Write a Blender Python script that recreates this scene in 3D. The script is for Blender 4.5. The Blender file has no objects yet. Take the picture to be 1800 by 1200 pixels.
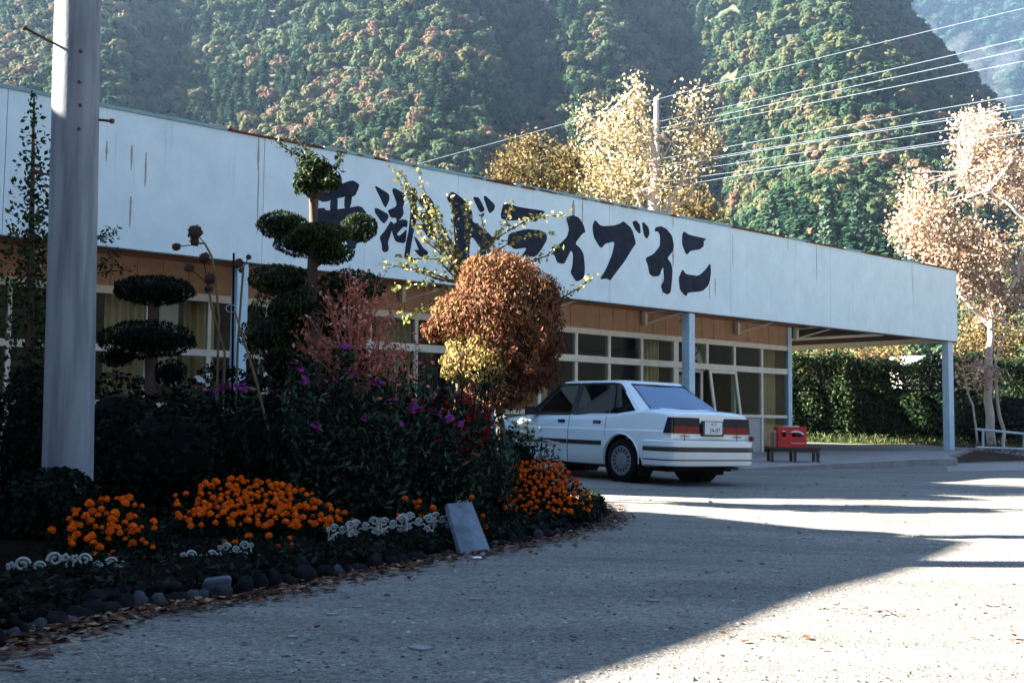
import bpy, bmesh, math, random
import numpy as np
from mathutils import Vector, Matrix
from math import sin, cos, pi, radians, atan, atan2, sqrt

SC = bpy.context.scene
COL = SC.collection

# ------------------------------------------------------------------ camera
F = 1900.0                      # focal length in photograph pixels (1800 wide)
EYE = 0.86
TH = atan(135 / 1900)
RHO = radians(0.6)
R0 = Vector((1, 0, 0)); U0 = Vector((0, -sin(TH), cos(TH))); F0 = Vector((0, cos(TH), sin(TH)))
RR = R0 * cos(RHO) + U0 * sin(RHO)
UU = U0 * cos(RHO) - R0 * sin(RHO)
CAMP = Vector((0, 0, EYE))
cam_data = bpy.data.cameras.new('camera')
cam_data.sensor_width = 36.0
cam_data.lens = 36.0 * F / 1800
cam_data.clip_start = 0.1
cam_data.clip_end = 9000
cam = bpy.data.objects.new('camera', cam_data)
COL.objects.link(cam)
M = Matrix((RR, UU, -F0)).transposed().to_4x4()
M.translation = CAMP
cam.matrix_world = M
SC.camera = cam

# ------------------------------------------------------------------ light
SUN_EL = radians(27.2)
SUN_DIR = Vector((-cos(SUN_EL), -0.03 * cos(SUN_EL), sin(SUN_EL))).normalized()   # towards the sun
world = bpy.data.worlds.new('World'); SC.world = world
world.use_nodes = True
wn = world.node_tree
bg = wn.nodes['Background']
sky = wn.nodes.new('ShaderNodeTexSky'); sky.sky_type = 'NISHITA'
sky.sun_disc = False
sky.sun_elevation = SUN_EL
sky.sun_rotation = atan2(SUN_DIR.x, SUN_DIR.y)
sky.altitude = 900
sky.air_density = 0.4; sky.dust_density = 0.05; sky.ozone_density = 1.2
wn.links.new(sky.outputs[0], bg.inputs[0])
bg.inputs[1].default_value = 0.05
sun_data = bpy.data.lights.new('sun', 'SUN')
sun_data.energy = 5.0
sun_data.angle = radians(0.55)
sun_data.color = (1.0, 0.93, 0.82)
sun = bpy.data.objects.new('sun', sun_data); COL.objects.link(sun)
sun.rotation_euler = (-SUN_DIR).to_track_quat('-Z', 'Y').to_euler()
SC.view_settings.view_transform = 'Standard'
SC.view_settings.look = 'None'
SC.view_settings.exposure = 3.6
SC.view_settings.gamma = 1.0
SC.view_settings.use_curve_mapping = False
SC.render.engine = 'CYCLES'
SC.cycles.max_bounces = 6
SC.cycles.diffuse_bounces = 3
SC.cycles.glossy_bounces = 3
SC.cycles.transmission_bounces = 6
SC.cycles.transparent_max_bounces = 12
SC.cycles.volume_bounces = 0
SC.cycles.use_denoising = True

# ------------------------------------------------------------------ placing helpers
def ray(px, py):
    return (F0 + RR * ((px - 900) / F) + UU * ((600 - py) / F))
def at(px, py, Y):
    d = ray(px, py); return CAMP + d * (Y / d.y)
def sstep(a, b, x):
    t = min(1.0, max(0.0, (x - a) / (b - a))); return t * t * (3 - 2 * t)
def zg(x, y):
    """height of the yard"""
    xx = max(-12, min(14, x)); yy = max(-5, min(30, y))
    z = -0.012 * xx + 0.003 * yy
    return z + 0.24 * sstep(24, 30, y) + 0.0006 * max(0, y - 40)
def gp(px, py, h=0.0):
    """point of the yard under a pixel of the photograph"""
    d = ray(px, py); s = 5.0
    for _ in range(60):
        p = CAMP + d * s
        s2 = (zg(p.x, p.y) + h - CAMP.z) / d.z
        s = s * 0.4 + s2 * 0.6
    return CAMP + d * s
DV = Vector((0.774, 0.633, 0)).normalized()       # along the facade
NV = Vector((-DV.y, DV.x, 0))                     # away from the yard
def B(t, p, z=0.0):
    return DV * t + NV * p + Vector((0, 0, z))
def zs(t):
    return (27.4 - t) * 0.0045
def fac(px, py, p):
    """(t, z) where the pixel's ray meets the upright plane at distance p"""
    d = ray(px, py); s = p / d.dot(NV); q = CAMP + d * s
    return q.dot(DV), q.z
def tpx(px, p):
    return fac(px, 600, p)[0]

# ------------------------------------------------------------------ tags
def tag(o, label=None, cat=None, group=None, kind=None):
    if label: o['label'] = label
    if cat: o['category'] = cat
    if group: o['group'] = group
    if kind: o['kind'] = kind
    return o
def empty(name, loc, label, cat, group=None, rz=0.0):
    o = bpy.data.objects.new(name, None); COL.objects.link(o)
    o.matrix_world = Matrix.Translation(Vector(loc)) @ Matrix.Rotation(rz, 4, 'Z'); o.empty_display_size = 0.2
    return tag(o, label, cat, group)

# ------------------------------------------------------------------ materials
def new_mat(name):
    m = bpy.data.materials.new(name); m.use_nodes = True
    nt = m.node_tree; b = nt.nodes['Principled BSDF']
    return m, nt, b
def pmat(name, col, rough=0.6, metal=0.0, noise=0.12, scale=8.0, bump=0.0, bscale=60.0, spec=0.4, col2=None, detail=6):
    """principled with mottled colour and fine relief"""
    m, nt, b = new_mat(name)
    tc = nt.nodes.new('ShaderNodeTexCoord')
    n = nt.nodes.new('ShaderNodeTexNoise'); n.inputs['Scale'].default_value = scale; n.inputs['Detail'].default_value = detail
    n.inputs['Roughness'].default_value = 0.65
    r = nt.nodes.new('ShaderNodeValToRGB')
    c2 = col2 or tuple(min(1, c * (1 + noise)) for c in col)
    c1 = tuple(c * (1 - noise) for c in col)
    r.color_ramp.elements[0].position = 0.3; r.color_ramp.elements[0].color = (*c1, 1)
    r.color_ramp.elements[1].position = 0.7; r.color_ramp.elements[1].color = (*c2, 1)
    nt.links.new(tc.outputs['Object'], n.inputs['Vector'])
    nt.links.new(n.outputs[0], r.inputs[0]); nt.links.new(r.outputs[0], b.inputs['Base Color'])
    b.inputs['Roughness'].default_value = rough; b.inputs['Metallic'].default_value = metal
    b.inputs['Specular IOR Level'].default_value = spec
    if bump > 0:
        n2 = nt.nodes.new('ShaderNodeTexNoise'); n2.inputs['Scale'].default_value = bscale; n2.inputs['Detail'].default_value = 5
        bp = nt.nodes.new('ShaderNodeBump'); bp.inputs['Strength'].default_value = bump; bp.inputs['Distance'].default_value = 0.01
        nt.links.new(tc.outputs['Object'], n2.inputs['Vector'])
        nt.links.new(n2.outputs[0], bp.inputs['Height']); nt.links.new(bp.outputs[0], b.inputs['Normal'])
    return m
def leaf_mat(name, stops, trans=0.3, rough=0.6, attr='rnd', inst=False):
    m = bpy.data.materials.new(name); m.use_nodes = True; nt = m.node_tree
    b = nt.nodes['Principled BSDF']; out = nt.nodes['Material Output']
    a = nt.nodes.new('ShaderNodeAttribute'); a.attribute_name = attr
    if inst: a.attribute_type = 'INSTANCER'
    r = nt.nodes.new('ShaderNodeValToRGB')
    els = r.color_ramp.elements
    while len(els) < len(stops): els.new(0.5)
    for e, (p, c) in zip(els, stops): e.position = p; e.color = (*c, 1)
    nt.links.new(a.outputs['Fac'], r.inputs[0])
    src = r.outputs[0]
    nt.links.new(src, b.inputs['Base Color'])
    b.inputs['Roughness'].default_value = rough; b.inputs['Specular IOR Level'].default_value = 0.06
    if trans > 0:
        t = nt.nodes.new('ShaderNodeBsdfTranslucent'); mx = nt.nodes.new('ShaderNodeMixShader'); mx.inputs[0].default_value = trans
        nt.links.new(src, t.inputs[0]); nt.links.new(b.outputs[0], mx.inputs[1]); nt.links.new(t.outputs[0], mx.inputs[2])
        nt.links.new(mx.outputs[0], out.inputs[0])
    return m
def glass_mat(name, tint=(0.6, 0.65, 0.65), refl=1.0, gcol=(1, 1, 1)):
    m = bpy.data.materials.new(name); m.use_nodes = True; nt = m.node_tree
    out = nt.nodes['Material Output']; nt.nodes.remove(nt.nodes['Principled BSDF'])
    fr = nt.nodes.new('ShaderNodeFresnel'); fr.inputs[0].default_value = 1.55
    t = nt.nodes.new('ShaderNodeBsdfTransparent'); t.inputs[0].default_value = (*tint, 1)
    g = nt.nodes.new('ShaderNodeBsdfGlossy'); g.inputs['Roughness'].default_value = 0.01; g.inputs[0].default_value = (*gcol, 1)
    mul = nt.nodes.new('ShaderNodeMath'); mul.operation = 'MULTIPLY_ADD'; mul.inputs[1].default_value = refl; mul.inputs[2].default_value = 0.0
    mul.use_clamp = True
    mx = nt.nodes.new('ShaderNodeMixShader')
    ge = nt.nodes.new('ShaderNodeNewGeometry'); inv = nt.nodes.new('ShaderNodeMath'); inv.operation = 'SUBTRACT'; inv.inputs[0].default_value = 1.0
    m2 = nt.nodes.new('ShaderNodeMath'); m2.operation = 'MULTIPLY'      # the inner face of the pane does not mirror
    nt.links.new(ge.outputs['Backfacing'], inv.inputs[1]); nt.links.new(mul.outputs[0], m2.inputs[0]); nt.links.new(inv.outputs[0], m2.inputs[1])
    nt.links.new(fr.outputs[0], mul.inputs[0]); nt.links.new(m2.outputs[0], mx.inputs[0])
    nt.links.new(t.outputs[0], mx.inputs[1]); nt.links.new(g.outputs[0], mx.inputs[2]); nt.links.new(mx.outputs[0], out.inputs[0])
    return m

# ------------------------------------------------------------------ mesh builder
class MB:
    def __init__(s): s.v = []; s.f = []
    def add(s, vs, fs):
        o = len(s.v); s.v += [Vector(v) for v in vs]; s.f += [tuple(i + o for i in f) for f in fs]; return s
    def obox(s, c, ax, ay, az):
        """box from centre and three half-axis vectors"""
        c = Vector(c); ax = Vector(ax); ay = Vector(ay); az = Vector(az)
        vs = [c + ax * i + ay * j + az * k for k in (-1, 1) for j in (-1, 1) for i in (-1, 1)]
        fs = [(0, 2, 3, 1), (4, 5, 7, 6), (0, 1, 5, 4), (2, 6, 7, 3), (0, 4, 6, 2), (1, 3, 7, 5)]
        if ax.cross(ay).dot(az) < 0: fs = [f[::-1] for f in fs]
        return s.add(vs, fs)
    def box(s, x0, x1, y0, y1, z0, z1):
        return s.obox(((x0 + x1) / 2, (y0 + y1) / 2, (z0 + z1) / 2), ((x1 - x0) / 2, 0, 0), (0, (y1 - y0) / 2, 0), (0, 0, (z1 - z0) / 2))
    def bbox(s, t0, t1, p0, p1, z0, z1, slope=True):
        """box in facade coordinates; follows the slight fall of the facade"""
        vs = []
        for z in (z0, z1):
            for p in (p0, p1):
                for t in (t0, t1): vs.append(B(t, p, z + (zs(t) if slope else 0)))
        fs = [(0, 2, 3, 1), (4, 5, 7, 6), (0, 1, 5, 4), (2, 6, 7, 3), (0, 4, 6, 2), (1, 3, 7, 5)]
        return s.add(vs, fs)
    def tube(s, pts, rad, n=8, caps=True):
        pts = [Vector(p) for p in pts]
        if not hasattr(rad, '__len__'): rad = [rad] * len(pts)
        vs = []; fs = []
        prev = None
        for i, p in enumerate(pts):
            d = (pts[min(i + 1, len(pts) - 1)] - pts[max(i - 1, 0)])
            if d.length < 1e-9: d = Vector((0, 0, 1))
            d.normalize()
            if prev is None:
                a = d.cross(Vector((0, 0, 1)))
                if a.length < 0.1: a = d.cross(Vector((1, 0, 0)))
            else: a = prev - d * prev.dot(d)
            a.normalize(); prev = a.copy(); b = d.cross(a)
            for k in range(n):
                an = 2 * pi * k / n
                vs.append(p + (a * cos(an) + b * sin(an)) * rad[i])
        for i in range(len(pts) - 1):
            for k in range(n):
                k2 = (k + 1) % n
                fs.append((i * n + k, i * n + k2, (i + 1) * n + k2, (i + 1) * n + k))
        if caps:
            fs.append(tuple(range(n))[::-1]); m = (len(pts) - 1) * n
            fs.append(tuple(m + k for k in range(n)))
        return s.add(vs, fs)
    def lathe(s, c, axis, prof, n=24):
        """prof: list of (along axis, radius)"""
        c = Vector(c); ax = Vector(axis).normalized()
        a = ax.cross(Vector((0, 0, 1)))
        if a.length < 0.1: a = ax.cross(Vector((1, 0, 0)))
        a.normalize(); b = ax.cross(a)
        vs = []; fs = []
        for (h, r) in prof:
            for k in range(n):
                an = 2 * pi * k / n; vs.append(c + ax * h + (a * cos(an) + b * sin(an)) * r)
        for i in range(len(prof) - 1):
            for k in range(n):
                k2 = (k + 1) % n
                fs.append((i * n + k, i * n + k2, (i + 1) * n + k2, (i + 1) * n + k))
        return s.add(vs, fs)
    def ell(s, c, r, nu=14, nv=9, rng=None, amp=0.0, rot=None):
        c = Vector(c); vs = []; fs = []
        for j in range(nv + 1):
            ph = pi * j / nv
            for i in range(nu):
                an = 2 * pi * i / nu
                k = 1 + (rng.uniform(-amp, amp) if rng and 0 < j < nv else 0)
                q = Vector((r[0] * sin(ph) * cos(an) * k, r[1] * sin(ph) * sin(an) * k, r[2] * cos(ph) * k))
                if rot is not None: q = rot @ q
                vs.append(c + q)
        for j in range(nv):
            for i in range(nu):
                i2 = (i + 1) % nu
                fs.append((j * nu + i, (j + 1) * nu + i, (j + 1) * nu + i2, j * nu + i2))
        return s.add(vs, fs)
    def extr(s, poly, dvec):
        """polygon (list of Vector) thickened by dvec"""
        n = len(poly); dvec = Vector(dvec)
        vs = [Vector(p) for p in poly] + [Vector(p) + dvec for p in poly]
        fs = [tuple(range(n))[::-1], tuple(range(n, 2 * n))]
        for i in range(n):
            j = (i + 1) % n; fs.append((i, j, n + j, n + i))
        return s.add(vs, fs)
    def build(s, name, mat, parent=None, smooth=None, loc=None, fix=False, weld=False):
        me = bpy.data.meshes.new(name)
        off = Vector((0, 0, 0))
        if parent is not None: inv = parent.matrix_world.inverted(); vs = [inv @ v for v in s.v]
        elif loc is not None: off = Vector(loc); vs = [v - off for v in s.v]
        else: vs = s.v
        me.from_pydata([tuple(v) for v in vs], [], s.f)
        if fix or weld:
            bm = bmesh.new(); bm.from_mesh(me)
            if weld: bmesh.ops.remove_doubles(bm, verts=bm.verts, dist=1e-4)
            bmesh.ops.recalc_face_normals(bm, faces=bm.faces); bm.to_mesh(me); bm.free()
        me.update()
        if smooth is not None:
            for p in me.polygons: p.use_smooth = True
            me.set_sharp_from_angle(angle=radians(smooth))
        if mat is not None: me.materials.append(mat)
        o = bpy.data.objects.new(name, me); COL.objects.link(o)
        if parent is not None: o.parent = parent
        elif loc is not None: o.location = off
        return o
def centre_up(o):
    bpy.context.view_layer.update(); return o

# ------------------------------------------------------------------ foliage builder (numpy)
NR = np.random.default_rng(7)
class LM:
    def __init__(s): s.q = []; s.r = []
    def leaves(s, P, size, rnd, N=None, aspect=0.55, nmix=0.6, svar=0.35, up=None):
        P = np.asarray(P, float); n = len(P)
        if n == 0: return s
        a = NR.normal(size=(n, 3)); a /= np.linalg.norm(a, axis=1)[:, None] + 1e-9
        if N is not None:
            a = a * (1 - nmix) + np.asarray(N) * nmix
            a /= np.linalg.norm(a, axis=1)[:, None] + 1e-9
        b = NR.normal(size=(n, 3))
        if up is not None: b = b * 0.35 + np.asarray(up)
        b -= (b * a).sum(1)[:, None] * a; b /= np.linalg.norm(b, axis=1)[:, None] + 1e-9
        c = np.cross(a, b)
        L = (size * (1 + NR.uniform(-svar, svar, n)))[:, None] if np.ndim(size) == 0 else np.asarray(size)[:, None]
        q = np.stack([P - b * L * .5, P + c * L * aspect * .5 - b * L * .05 + a * L * .06, P + b * L * .5, P - c * L * aspect * .5 - b * L * .05 + a * L * .06], 1)
        s.q.append(q); s.r.append(np.clip(np.broadcast_to(rnd, (n,)), 0, 1)); return s
    def shell(s, c, r, n, size, rnd, jit=0.18, aspect=0.6, core=True, zmin=-1.0, nmix=0.5, corernd=0.0, up=None, bumpy=0.0):
        """leaves over an ellipsoid, dark twiggy core inside"""
        c = np.array(c); r = np.array(r)
        d = NR.normal(size=(n, 3)); d /= np.linalg.norm(d, axis=1)[:, None]
        d = d[d[:, 2] > zmin]
        n = len(d)
        k = 1 - np.abs(NR.normal(size=n)) * jit
        if bumpy > 0:
            ph = NR.uniform(0, 6, 3)
            k = k * (1 + bumpy * (np.sin(d[:, 0] * 5 + ph[0]) * np.sin(d[:, 1] * 5 + ph[1]) + 0.6 * np.sin(d[:, 2] * 8 + ph[2] + d[:, 0] * 6)))
        P = c + d * r * k[:, None]
        lo, hi = (rnd if isinstance(rnd, tuple) else (rnd, rnd))
        s.leaves(P, size, NR.uniform(lo, hi, n), N=d, aspect=aspect, nmix=nmix, up=up)
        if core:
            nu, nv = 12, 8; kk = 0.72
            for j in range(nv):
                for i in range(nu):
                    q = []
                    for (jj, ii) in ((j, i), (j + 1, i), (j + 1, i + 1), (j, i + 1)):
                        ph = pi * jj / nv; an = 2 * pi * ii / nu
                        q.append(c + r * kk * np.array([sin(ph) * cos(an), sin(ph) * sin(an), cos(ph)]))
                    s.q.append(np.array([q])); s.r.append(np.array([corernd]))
        return s
    def build(s, name, mat, parent=None):
        q = np.concatenate(s.q); r = np.concatenate(s.r).astype(np.float32)
        n = len(q)
        if parent is not None:
            inv = np.array(parent.matrix_world.inverted())
            q = q @ inv[:3, :3].T + inv[:3, 3]
        me = bpy.data.meshes.new(name)
        me.vertices.add(n * 4); me.vertices.foreach_set('co', q.reshape(-1).astype(np.float32))
        me.loops.add(n * 4); me.loops.foreach_set('vertex_index', np.arange(n * 4, dtype=np.int32))
        me.polygons.add(n); me.polygons.foreach_set('loop_start', np.arange(0, n * 4, 4, dtype=np.int32))
        me.update(calc_edges=True)
        at_ = me.attributes.new('rnd', 'FLOAT', 'FACE'); at_.data.foreach_set('value', r)
        me.materials.append(mat); me.validate()
        o = bpy.data.objects.new(name, me); COL.objects.link(o)
        if parent is not None: o.parent = parent
        return o
def copy_tree(o, parent=None):
    c = o.copy(); COL.objects.link(c); c.parent = parent
    for ch in list(o.children): copy_tree(ch, c)
    return c
RND = random.Random(11)
# ================================================================== GROUND
m_gravel, nt, b = new_mat('gravel')
tc = nt.nodes.new('ShaderNodeTexCoord')
def nz(scale, det=8, rough=0.7):
    n = nt.nodes.new('ShaderNodeTexNoise'); n.inputs['Scale'].default_value = scale; n.inputs['Detail'].default_value = det
    n.inputs['Roughness'].default_value = rough; nt.links.new(tc.outputs['Object'], n.inputs['Vector']); return n
n1 = nz(1.3, 6); gm = nt.nodes.new('ShaderNodeMapping'); gm.inputs['Scale'].default_value = (.35, 1.5, 1); gm.inputs['Rotation'].default_value = (0, 0, .5); nt.links.new(tc.outputs['Object'], gm.inputs[0]); nt.links.new(gm.outputs[0], n1.inputs['Vector']); n2 = nz(30, 8, 0.85); vo = nt.nodes.new('ShaderNodeTexVoronoi'); vo.inputs['Scale'].default_value = 80
nt.links.new(tc.outputs['Object'], vo.inputs['Vector'])
r1 = nt.nodes.new('ShaderNodeValToRGB'); e = r1.color_ramp.elements
e[0].position = 0.3; e[0].color = (0.132, 0.126, 0.114, 1); e[1].position = 0.72; e[1].color = (0.262, 0.246, 0.218, 1)
r2 = nt.nodes.new('ShaderNodeValToRGB'); e = r2.color_ramp.elements
e[0].position = 0.30; e[0].color = (0.45, 0.45, 0.45, 1); e[1].position = 0.72; e[1].color = (1.35, 1.35, 1.35, 1)
mxx = nt.nodes.new('ShaderNodeMix'); mxx.data_type = 'RGBA'; mxx.blend_type = 'MULTIPLY'; mxx.inputs[0].default_value = 1.0
nt.links.new(n1.outputs[0], r1.inputs[0]); nt.links.new(n2.outputs[0], r2.inputs[0])
nt.links.new(r1.outputs[0], mxx.inputs[6]); nt.links.new(r2.outputs[0], mxx.inputs[7])
vr = nt.nodes.new('ShaderNodeValToRGB'); e = vr.color_ramp.elements
e[0].position = 0.0; e[0].color = (0.6, 0.6, 0.62, 1); e[1].position = 1.0; e[1].color = (1.5, 1.48, 1.42, 1)
sx = nt.nodes.new('ShaderNodeSeparateColor'); nt.links.new(vo.outputs['Color'], sx.inputs[0]); nt.links.new(sx.outputs[0], vr.inputs[0])
mx2 = nt.nodes.new('ShaderNodeMix'); mx2.data_type = 'RGBA'; mx2.blend_type = 'MULTIPLY'; mx2.inputs[0].default_value = 0.8
nt.links.new(mxx.outputs[2], mx2.inputs[6]); nt.links.new(vr.outputs[0], mx2.inputs[7])
# the yard is gravel, the land behind the building is rough grass
px_ = nt.nodes.new('ShaderNodeSeparateXYZ'); nt.links.new(tc.outputs['Object'], px_.inputs[0])
gt = nt.nodes.new('ShaderNodeMapRange'); gt.inputs[1].default_value = 31; gt.inputs[2].default_value = 33
nt.links.new(px_.outputs[1], gt.inputs[0])
gn = nz(6, 8); gr = nt.nodes.new('ShaderNodeValToRGB'); e = gr.color_ramp.elements
e[0].position = 0.35; e[0].color = (0.03, 0.045, 0.015, 1); e[1].position = 0.7; e[1].color = (0.11, 0.10, 0.045, 1)
nt.links.new(gn.outputs[0], gr.inputs[0])
mx3 = nt.nodes.new('ShaderNodeMix'); mx3.data_type = 'RGBA'
nt.links.new(gt.outputs[0], mx3.inputs[0]); nt.links.new(mx2.outputs[2], mx3.inputs[6]); nt.links.new(gr.outputs[0], mx3.inputs[7])
nt.links.new(mx3.outputs[2], b.inputs['Base Color']); b.inputs['Roughness'].default_value = 0.95; b.inputs['Specular IOR Level'].default_value = 0.15
bp = nt.nodes.new('ShaderNodeBump'); bp.inputs['Strength'].default_value = 0.5; bp.inputs['Distance'].default_value = 0.012
ad = nt.nodes.new('ShaderNodeMath'); ad.operation = 'MULTIPLY_ADD'; ad.inputs[1].default_value = -0.8
nt.links.new(vo.outputs['Distance'], ad.inputs[0]); nt.links.new(n2.outputs[0], ad.inputs[2])
nt.links.new(ad.outputs[0], bp.inputs['Height']); nt.links.new(bp.outputs[0], b.inputs['Normal'])

def yard_relief(x, y):
    return 0.008 * sin(x * 1.7 + sin(y * 1.1)) + 0.006 * sin(y * 2.3 + x * 0.7)
xs = np.unique(np.concatenate([np.linspace(-3000, -60, 12), np.linspace(-60, -12, 17), np.linspace(-12, 16, 113), np.linspace(16, 80, 17), np.linspace(80, 3000, 12)]))
ys = np.unique(np.concatenate([np.linspace(-3000, -40, 10), np.linspace(-40, 2, 10), np.linspace(2, 34, 129), np.linspace(34, 120, 20), np.linspace(120, 3000, 10)]))
vs = [(x, y, zg(x, y) + (yard_relief(x, y) if abs(x) < 40 and 0 < y < 60 else 0)) for y in ys for x in xs]
nx = len(xs)
fs = [(j * nx + i, j * nx + i + 1, (j + 1) * nx + i + 1, (j + 1) * nx + i) for j in range(len(ys) - 1) for i in range(nx - 1)]
g = MB(); g.add(vs, fs)
o = g.build('ground', m_gravel, smooth=60); tag(o, 'grey gravel yard with bright sunlit patches', kind='structure')

# ---------------- loose pebbles, fallen leaves
m_pebble = leaf_mat('pebble', [(0, (0.06, 0.06, 0.06)), (0.6, (0.2, 0.2, 0.19)), (1, (0.42, 0.40, 0.37))], trans=0, rough=0.9)
rg = np.random.default_rng(3)
def joined_bits(name, pts, sizes, rnd, kind_, mat, flat=0.5):
    base = np.array([(-1, -1, -.6), (1, -1, -.6), (1, 1, -.6), (-1, 1, -.6), (-.6, -.7, .7), (.7, -.5, .6), (.5, .7, .8), (-.7, .5, .6)], float) * .5
    fq = np.array([(4, 5, 6, 7), (0, 1, 5, 4), (1, 2, 6, 5), (2, 3, 7, 6), (3, 0, 4, 7)])
    n = len(pts); v = np.repeat(base[None], n, 0) * (1 + rg.uniform(-.25, .25, (n, 8, 3)))
    v[:, :, 2] *= flat
    a = rg.uniform(0, 6.28, n); c, s_ = np.cos(a), np.sin(a)
    X = v[:, :, 0] * c[:, None] - v[:, :, 1] * s_[:, None]; Yv = v[:, :, 0] * s_[:, None] + v[:, :, 1] * c[:, None]
    v = np.stack([X, Yv, v[:, :, 2]], 2) * sizes[:, None, None] + pts[:, None, :]
    idx = (fq[None] + (np.arange(n) * 8)[:, None, None]).reshape(-1, 4)
    me = bpy.data.meshes.new(name); me.vertices.add(n * 8); me.vertices.foreach_set('co', v.reshape(-1))
    nf = len(idx); me.loops.add(nf * 4); me.loops.foreach_set('vertex_index', idx.reshape(-1).astype(np.int32))
    me.polygons.add(nf); me.polygons.foreach_set('loop_start', np.arange(0, nf * 4, 4, dtype=np.int32)); me.update(calc_edges=True)
    at_ = me.attributes.new('rnd', 'FLOAT', 'FACE'); at_.data.foreach_set('value', np.repeat(rnd, 5).astype(np.float32))
    me.materials.append(mat); ob = bpy.data.objects.new(name, me); COL.objects.link(ob); ob['kind'] = kind_; return ob
N = 9000
Y = 3.4 + (rg.random(N) ** 1.3) * 16; X = rg.uniform(-0.48, 0.52, N) * Y * 1.1 + 0.4
P = np.array([(x, y, zg(x, y) + yard_relief(x, y) + 0.002) for x, y in zip(X, Y)])
sz = 0.006 + 0.012 * rg.random(N) ** 3 + 0.025 * (rg.random(N) < 0.008)
o = joined_bits('pebbles', P, sz, rg.random(N) ** 1.2, 'stuff', m_pebble)
o['label'] = 'small loose pebbles strewn over the gravel yard'

m_litter = leaf_mat('leaf_litter', [(0, (0.02, 0.010, 0.007)), (0.45, (0.08, 0.030, 0.016)), (0.8, (0.17, 0.075, 0.04)), (1, (0.34, 0.24, 0.15))], trans=0.15)
L = LM()
EDGE = [gp(-190, 1215), gp(60, 1120), gp(200, 1083), gp(400, 1052), gp(600, 1012), gp(800, 980), gp(950, 952), gp(1060, 926), gp(1072, 905), gp(1040, 868)]
def edge_pt(u):
    u *= len(EDGE) - 1; i = min(int(u), len(EDGE) - 2); return EDGE[i].lerp(EDGE[i + 1], u - i)
def litter(n, fn, size):
    pts = []
    for _ in range(n):
        x, y = fn(); pts.append((x, y, zg(x, y) + yard_relief(x, y) + RND.uniform(0.006, 0.02)))
    L.leaves(pts, size, NR.uniform(0, 1, n), N=np.array([(0, 0, 1.)] * n), nmix=0.8, aspect=0.75, svar=0.45)
def along():
    p = edge_pt(RND.uniform(0.02, 0.93)); return p.x + RND.gauss(0.02, 0.10), p.y - abs(RND.gauss(0, 0.17)) + 0.14
litter(3400, along, 0.042)
litter(50, lambda: (RND.uniform(-2, 1.2), RND.uniform(3.9, 7.5)), 0.035)
litter(70, lambda: (RND.uniform(0.4, 5), RND.uniform(3.9, 7.2)), 0.028)
def cluster():
    k = RND.choice([(1.65, 4.9), (1.05, 4.35), (2.35, 5.2), (2.0, 4.4), (2.7, 4.8), (1.35, 5.0)])
    return k[0] + RND.gauss(0, 0.12), k[1] + RND.gauss(0, 0.04)
litter(70, cluster, 0.032)
litter(60, lambda: (RND.uniform(1, 7), RND.uniform(8, 17)), 0.06)
o = L.build('fallen_leaves', m_litter); tag(o, 'brown fallen leaves along the bed edge and over the gravel', kind='stuff')

# flat stones half sunk in the gravel, pale paper scrap
m_flat = pmat('flat_stone', (0.22, 0.225, 0.22), 0.85, scale=14, bump=0.3)
for (px, py, w) in [(835, 1050, 28), (630, 1062, 22), (740, 1137, 46), (515, 1119, 26), (585, 1076, 22), (860, 1022, 24), (1147, 1058, 22), (880, 1012, 16), (1130, 968, 20), (1420, 946, 22)]:
    p = gp(px, py); s_ = w / F * p.y / 2
    bm_ = MB(); n = 9; ang = [2 * pi * k / n for k in range(n)]
    poly = [p + Vector((cos(a) * s_ * RND.uniform(.6, 1.15), sin(a) * s_ * .8 * RND.uniform(.5, 1.2), yard_relief(p.x, p.y) - 0.01)) for a in ang]
    bm_.extr(poly, (0, 0, 0.018)); o = bm_.build('flat_stone', m_flat, loc=p)
    if (px, py) == (835, 1050): lab = 'flat grey stone in the yard below the leaning slab'
    elif (px, py) == (740, 1137): lab = 'largest flat pale stone at the bottom of the gravel yard'
    elif (px, py) == (515, 1119): lab = 'flat pale stone nearest the bottom left of the gravel'
    elif (px, py) == (1420, 946): lab = 'flat pale stone near the tip of the wedge of shade'
    else: lab = None
    tag(o, lab or 'small flat pale stone lying half sunk in the shaded gravel', 'stone', 'flat stones sunk in the gravel')
p = gp(840, 984)
pb = MB(); pb.extr([p + Vector((cos(a) * .052 * k, sin(a) * .035 * k, 0.012)) for a, k in zip([0, .7, 1.5, 2.3, 3.1, 3.9, 4.7, 5.5], [1, .85, 1.1, .9, 1, .8, 1.05, .9])], (0, 0, 0.006))
o = pb.build('paper_scrap', pmat('white_scrap', (0.75, 0.78, 0.76), 0.7), loc=p); tag(o, 'white scrap lying at the foot of the leaning grey slab', 'scrap')

# ---------------- platform, path
m_conc = pmat('concrete', (0.26, 0.235, 0.215), 0.9, scale=3.0, noise=0.22, bump=0.25, bscale=50)
def zp(x, y): return 0.06 + 0.010 * max(0, x - 4)
K1 = B(-6, 11.9); K2 = gp(1320, 828); K3 = gp(1620, 819)
poly = [K1, K2, K3, Vector((9.3, 22.6, 0)), Vector((9.9, 24.6, 0)), Vector((11.9, 28.25, 0)), Vector((13.6, 33.0, 0)), Vector((5.0, 34, 0)), B(-6, 24)]
pb = MB(); n = len(poly)
vs = [Vector((q.x, q.y, zp(q.x, q.y))) for q in poly] + [Vector((q.x, q.y, zp(q.x, q.y) - 0.5)) for q in poly]
fs = [tuple(range(n)), tuple(range(n, 2 * n))[::-1]] + [(i, i + n, (i + 1) % n + n, (i + 1) % n) for i in range(n)]
pb.add(vs, fs)
o = pb.build('platform', m_conc, fix=True); tag(o, 'low concrete apron in front of the building', kind='structure')
pth = MB(); q = [gp(1665, 829), gp(1665, 816), gp(1900, 812), gp(1900, 826)]
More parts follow.
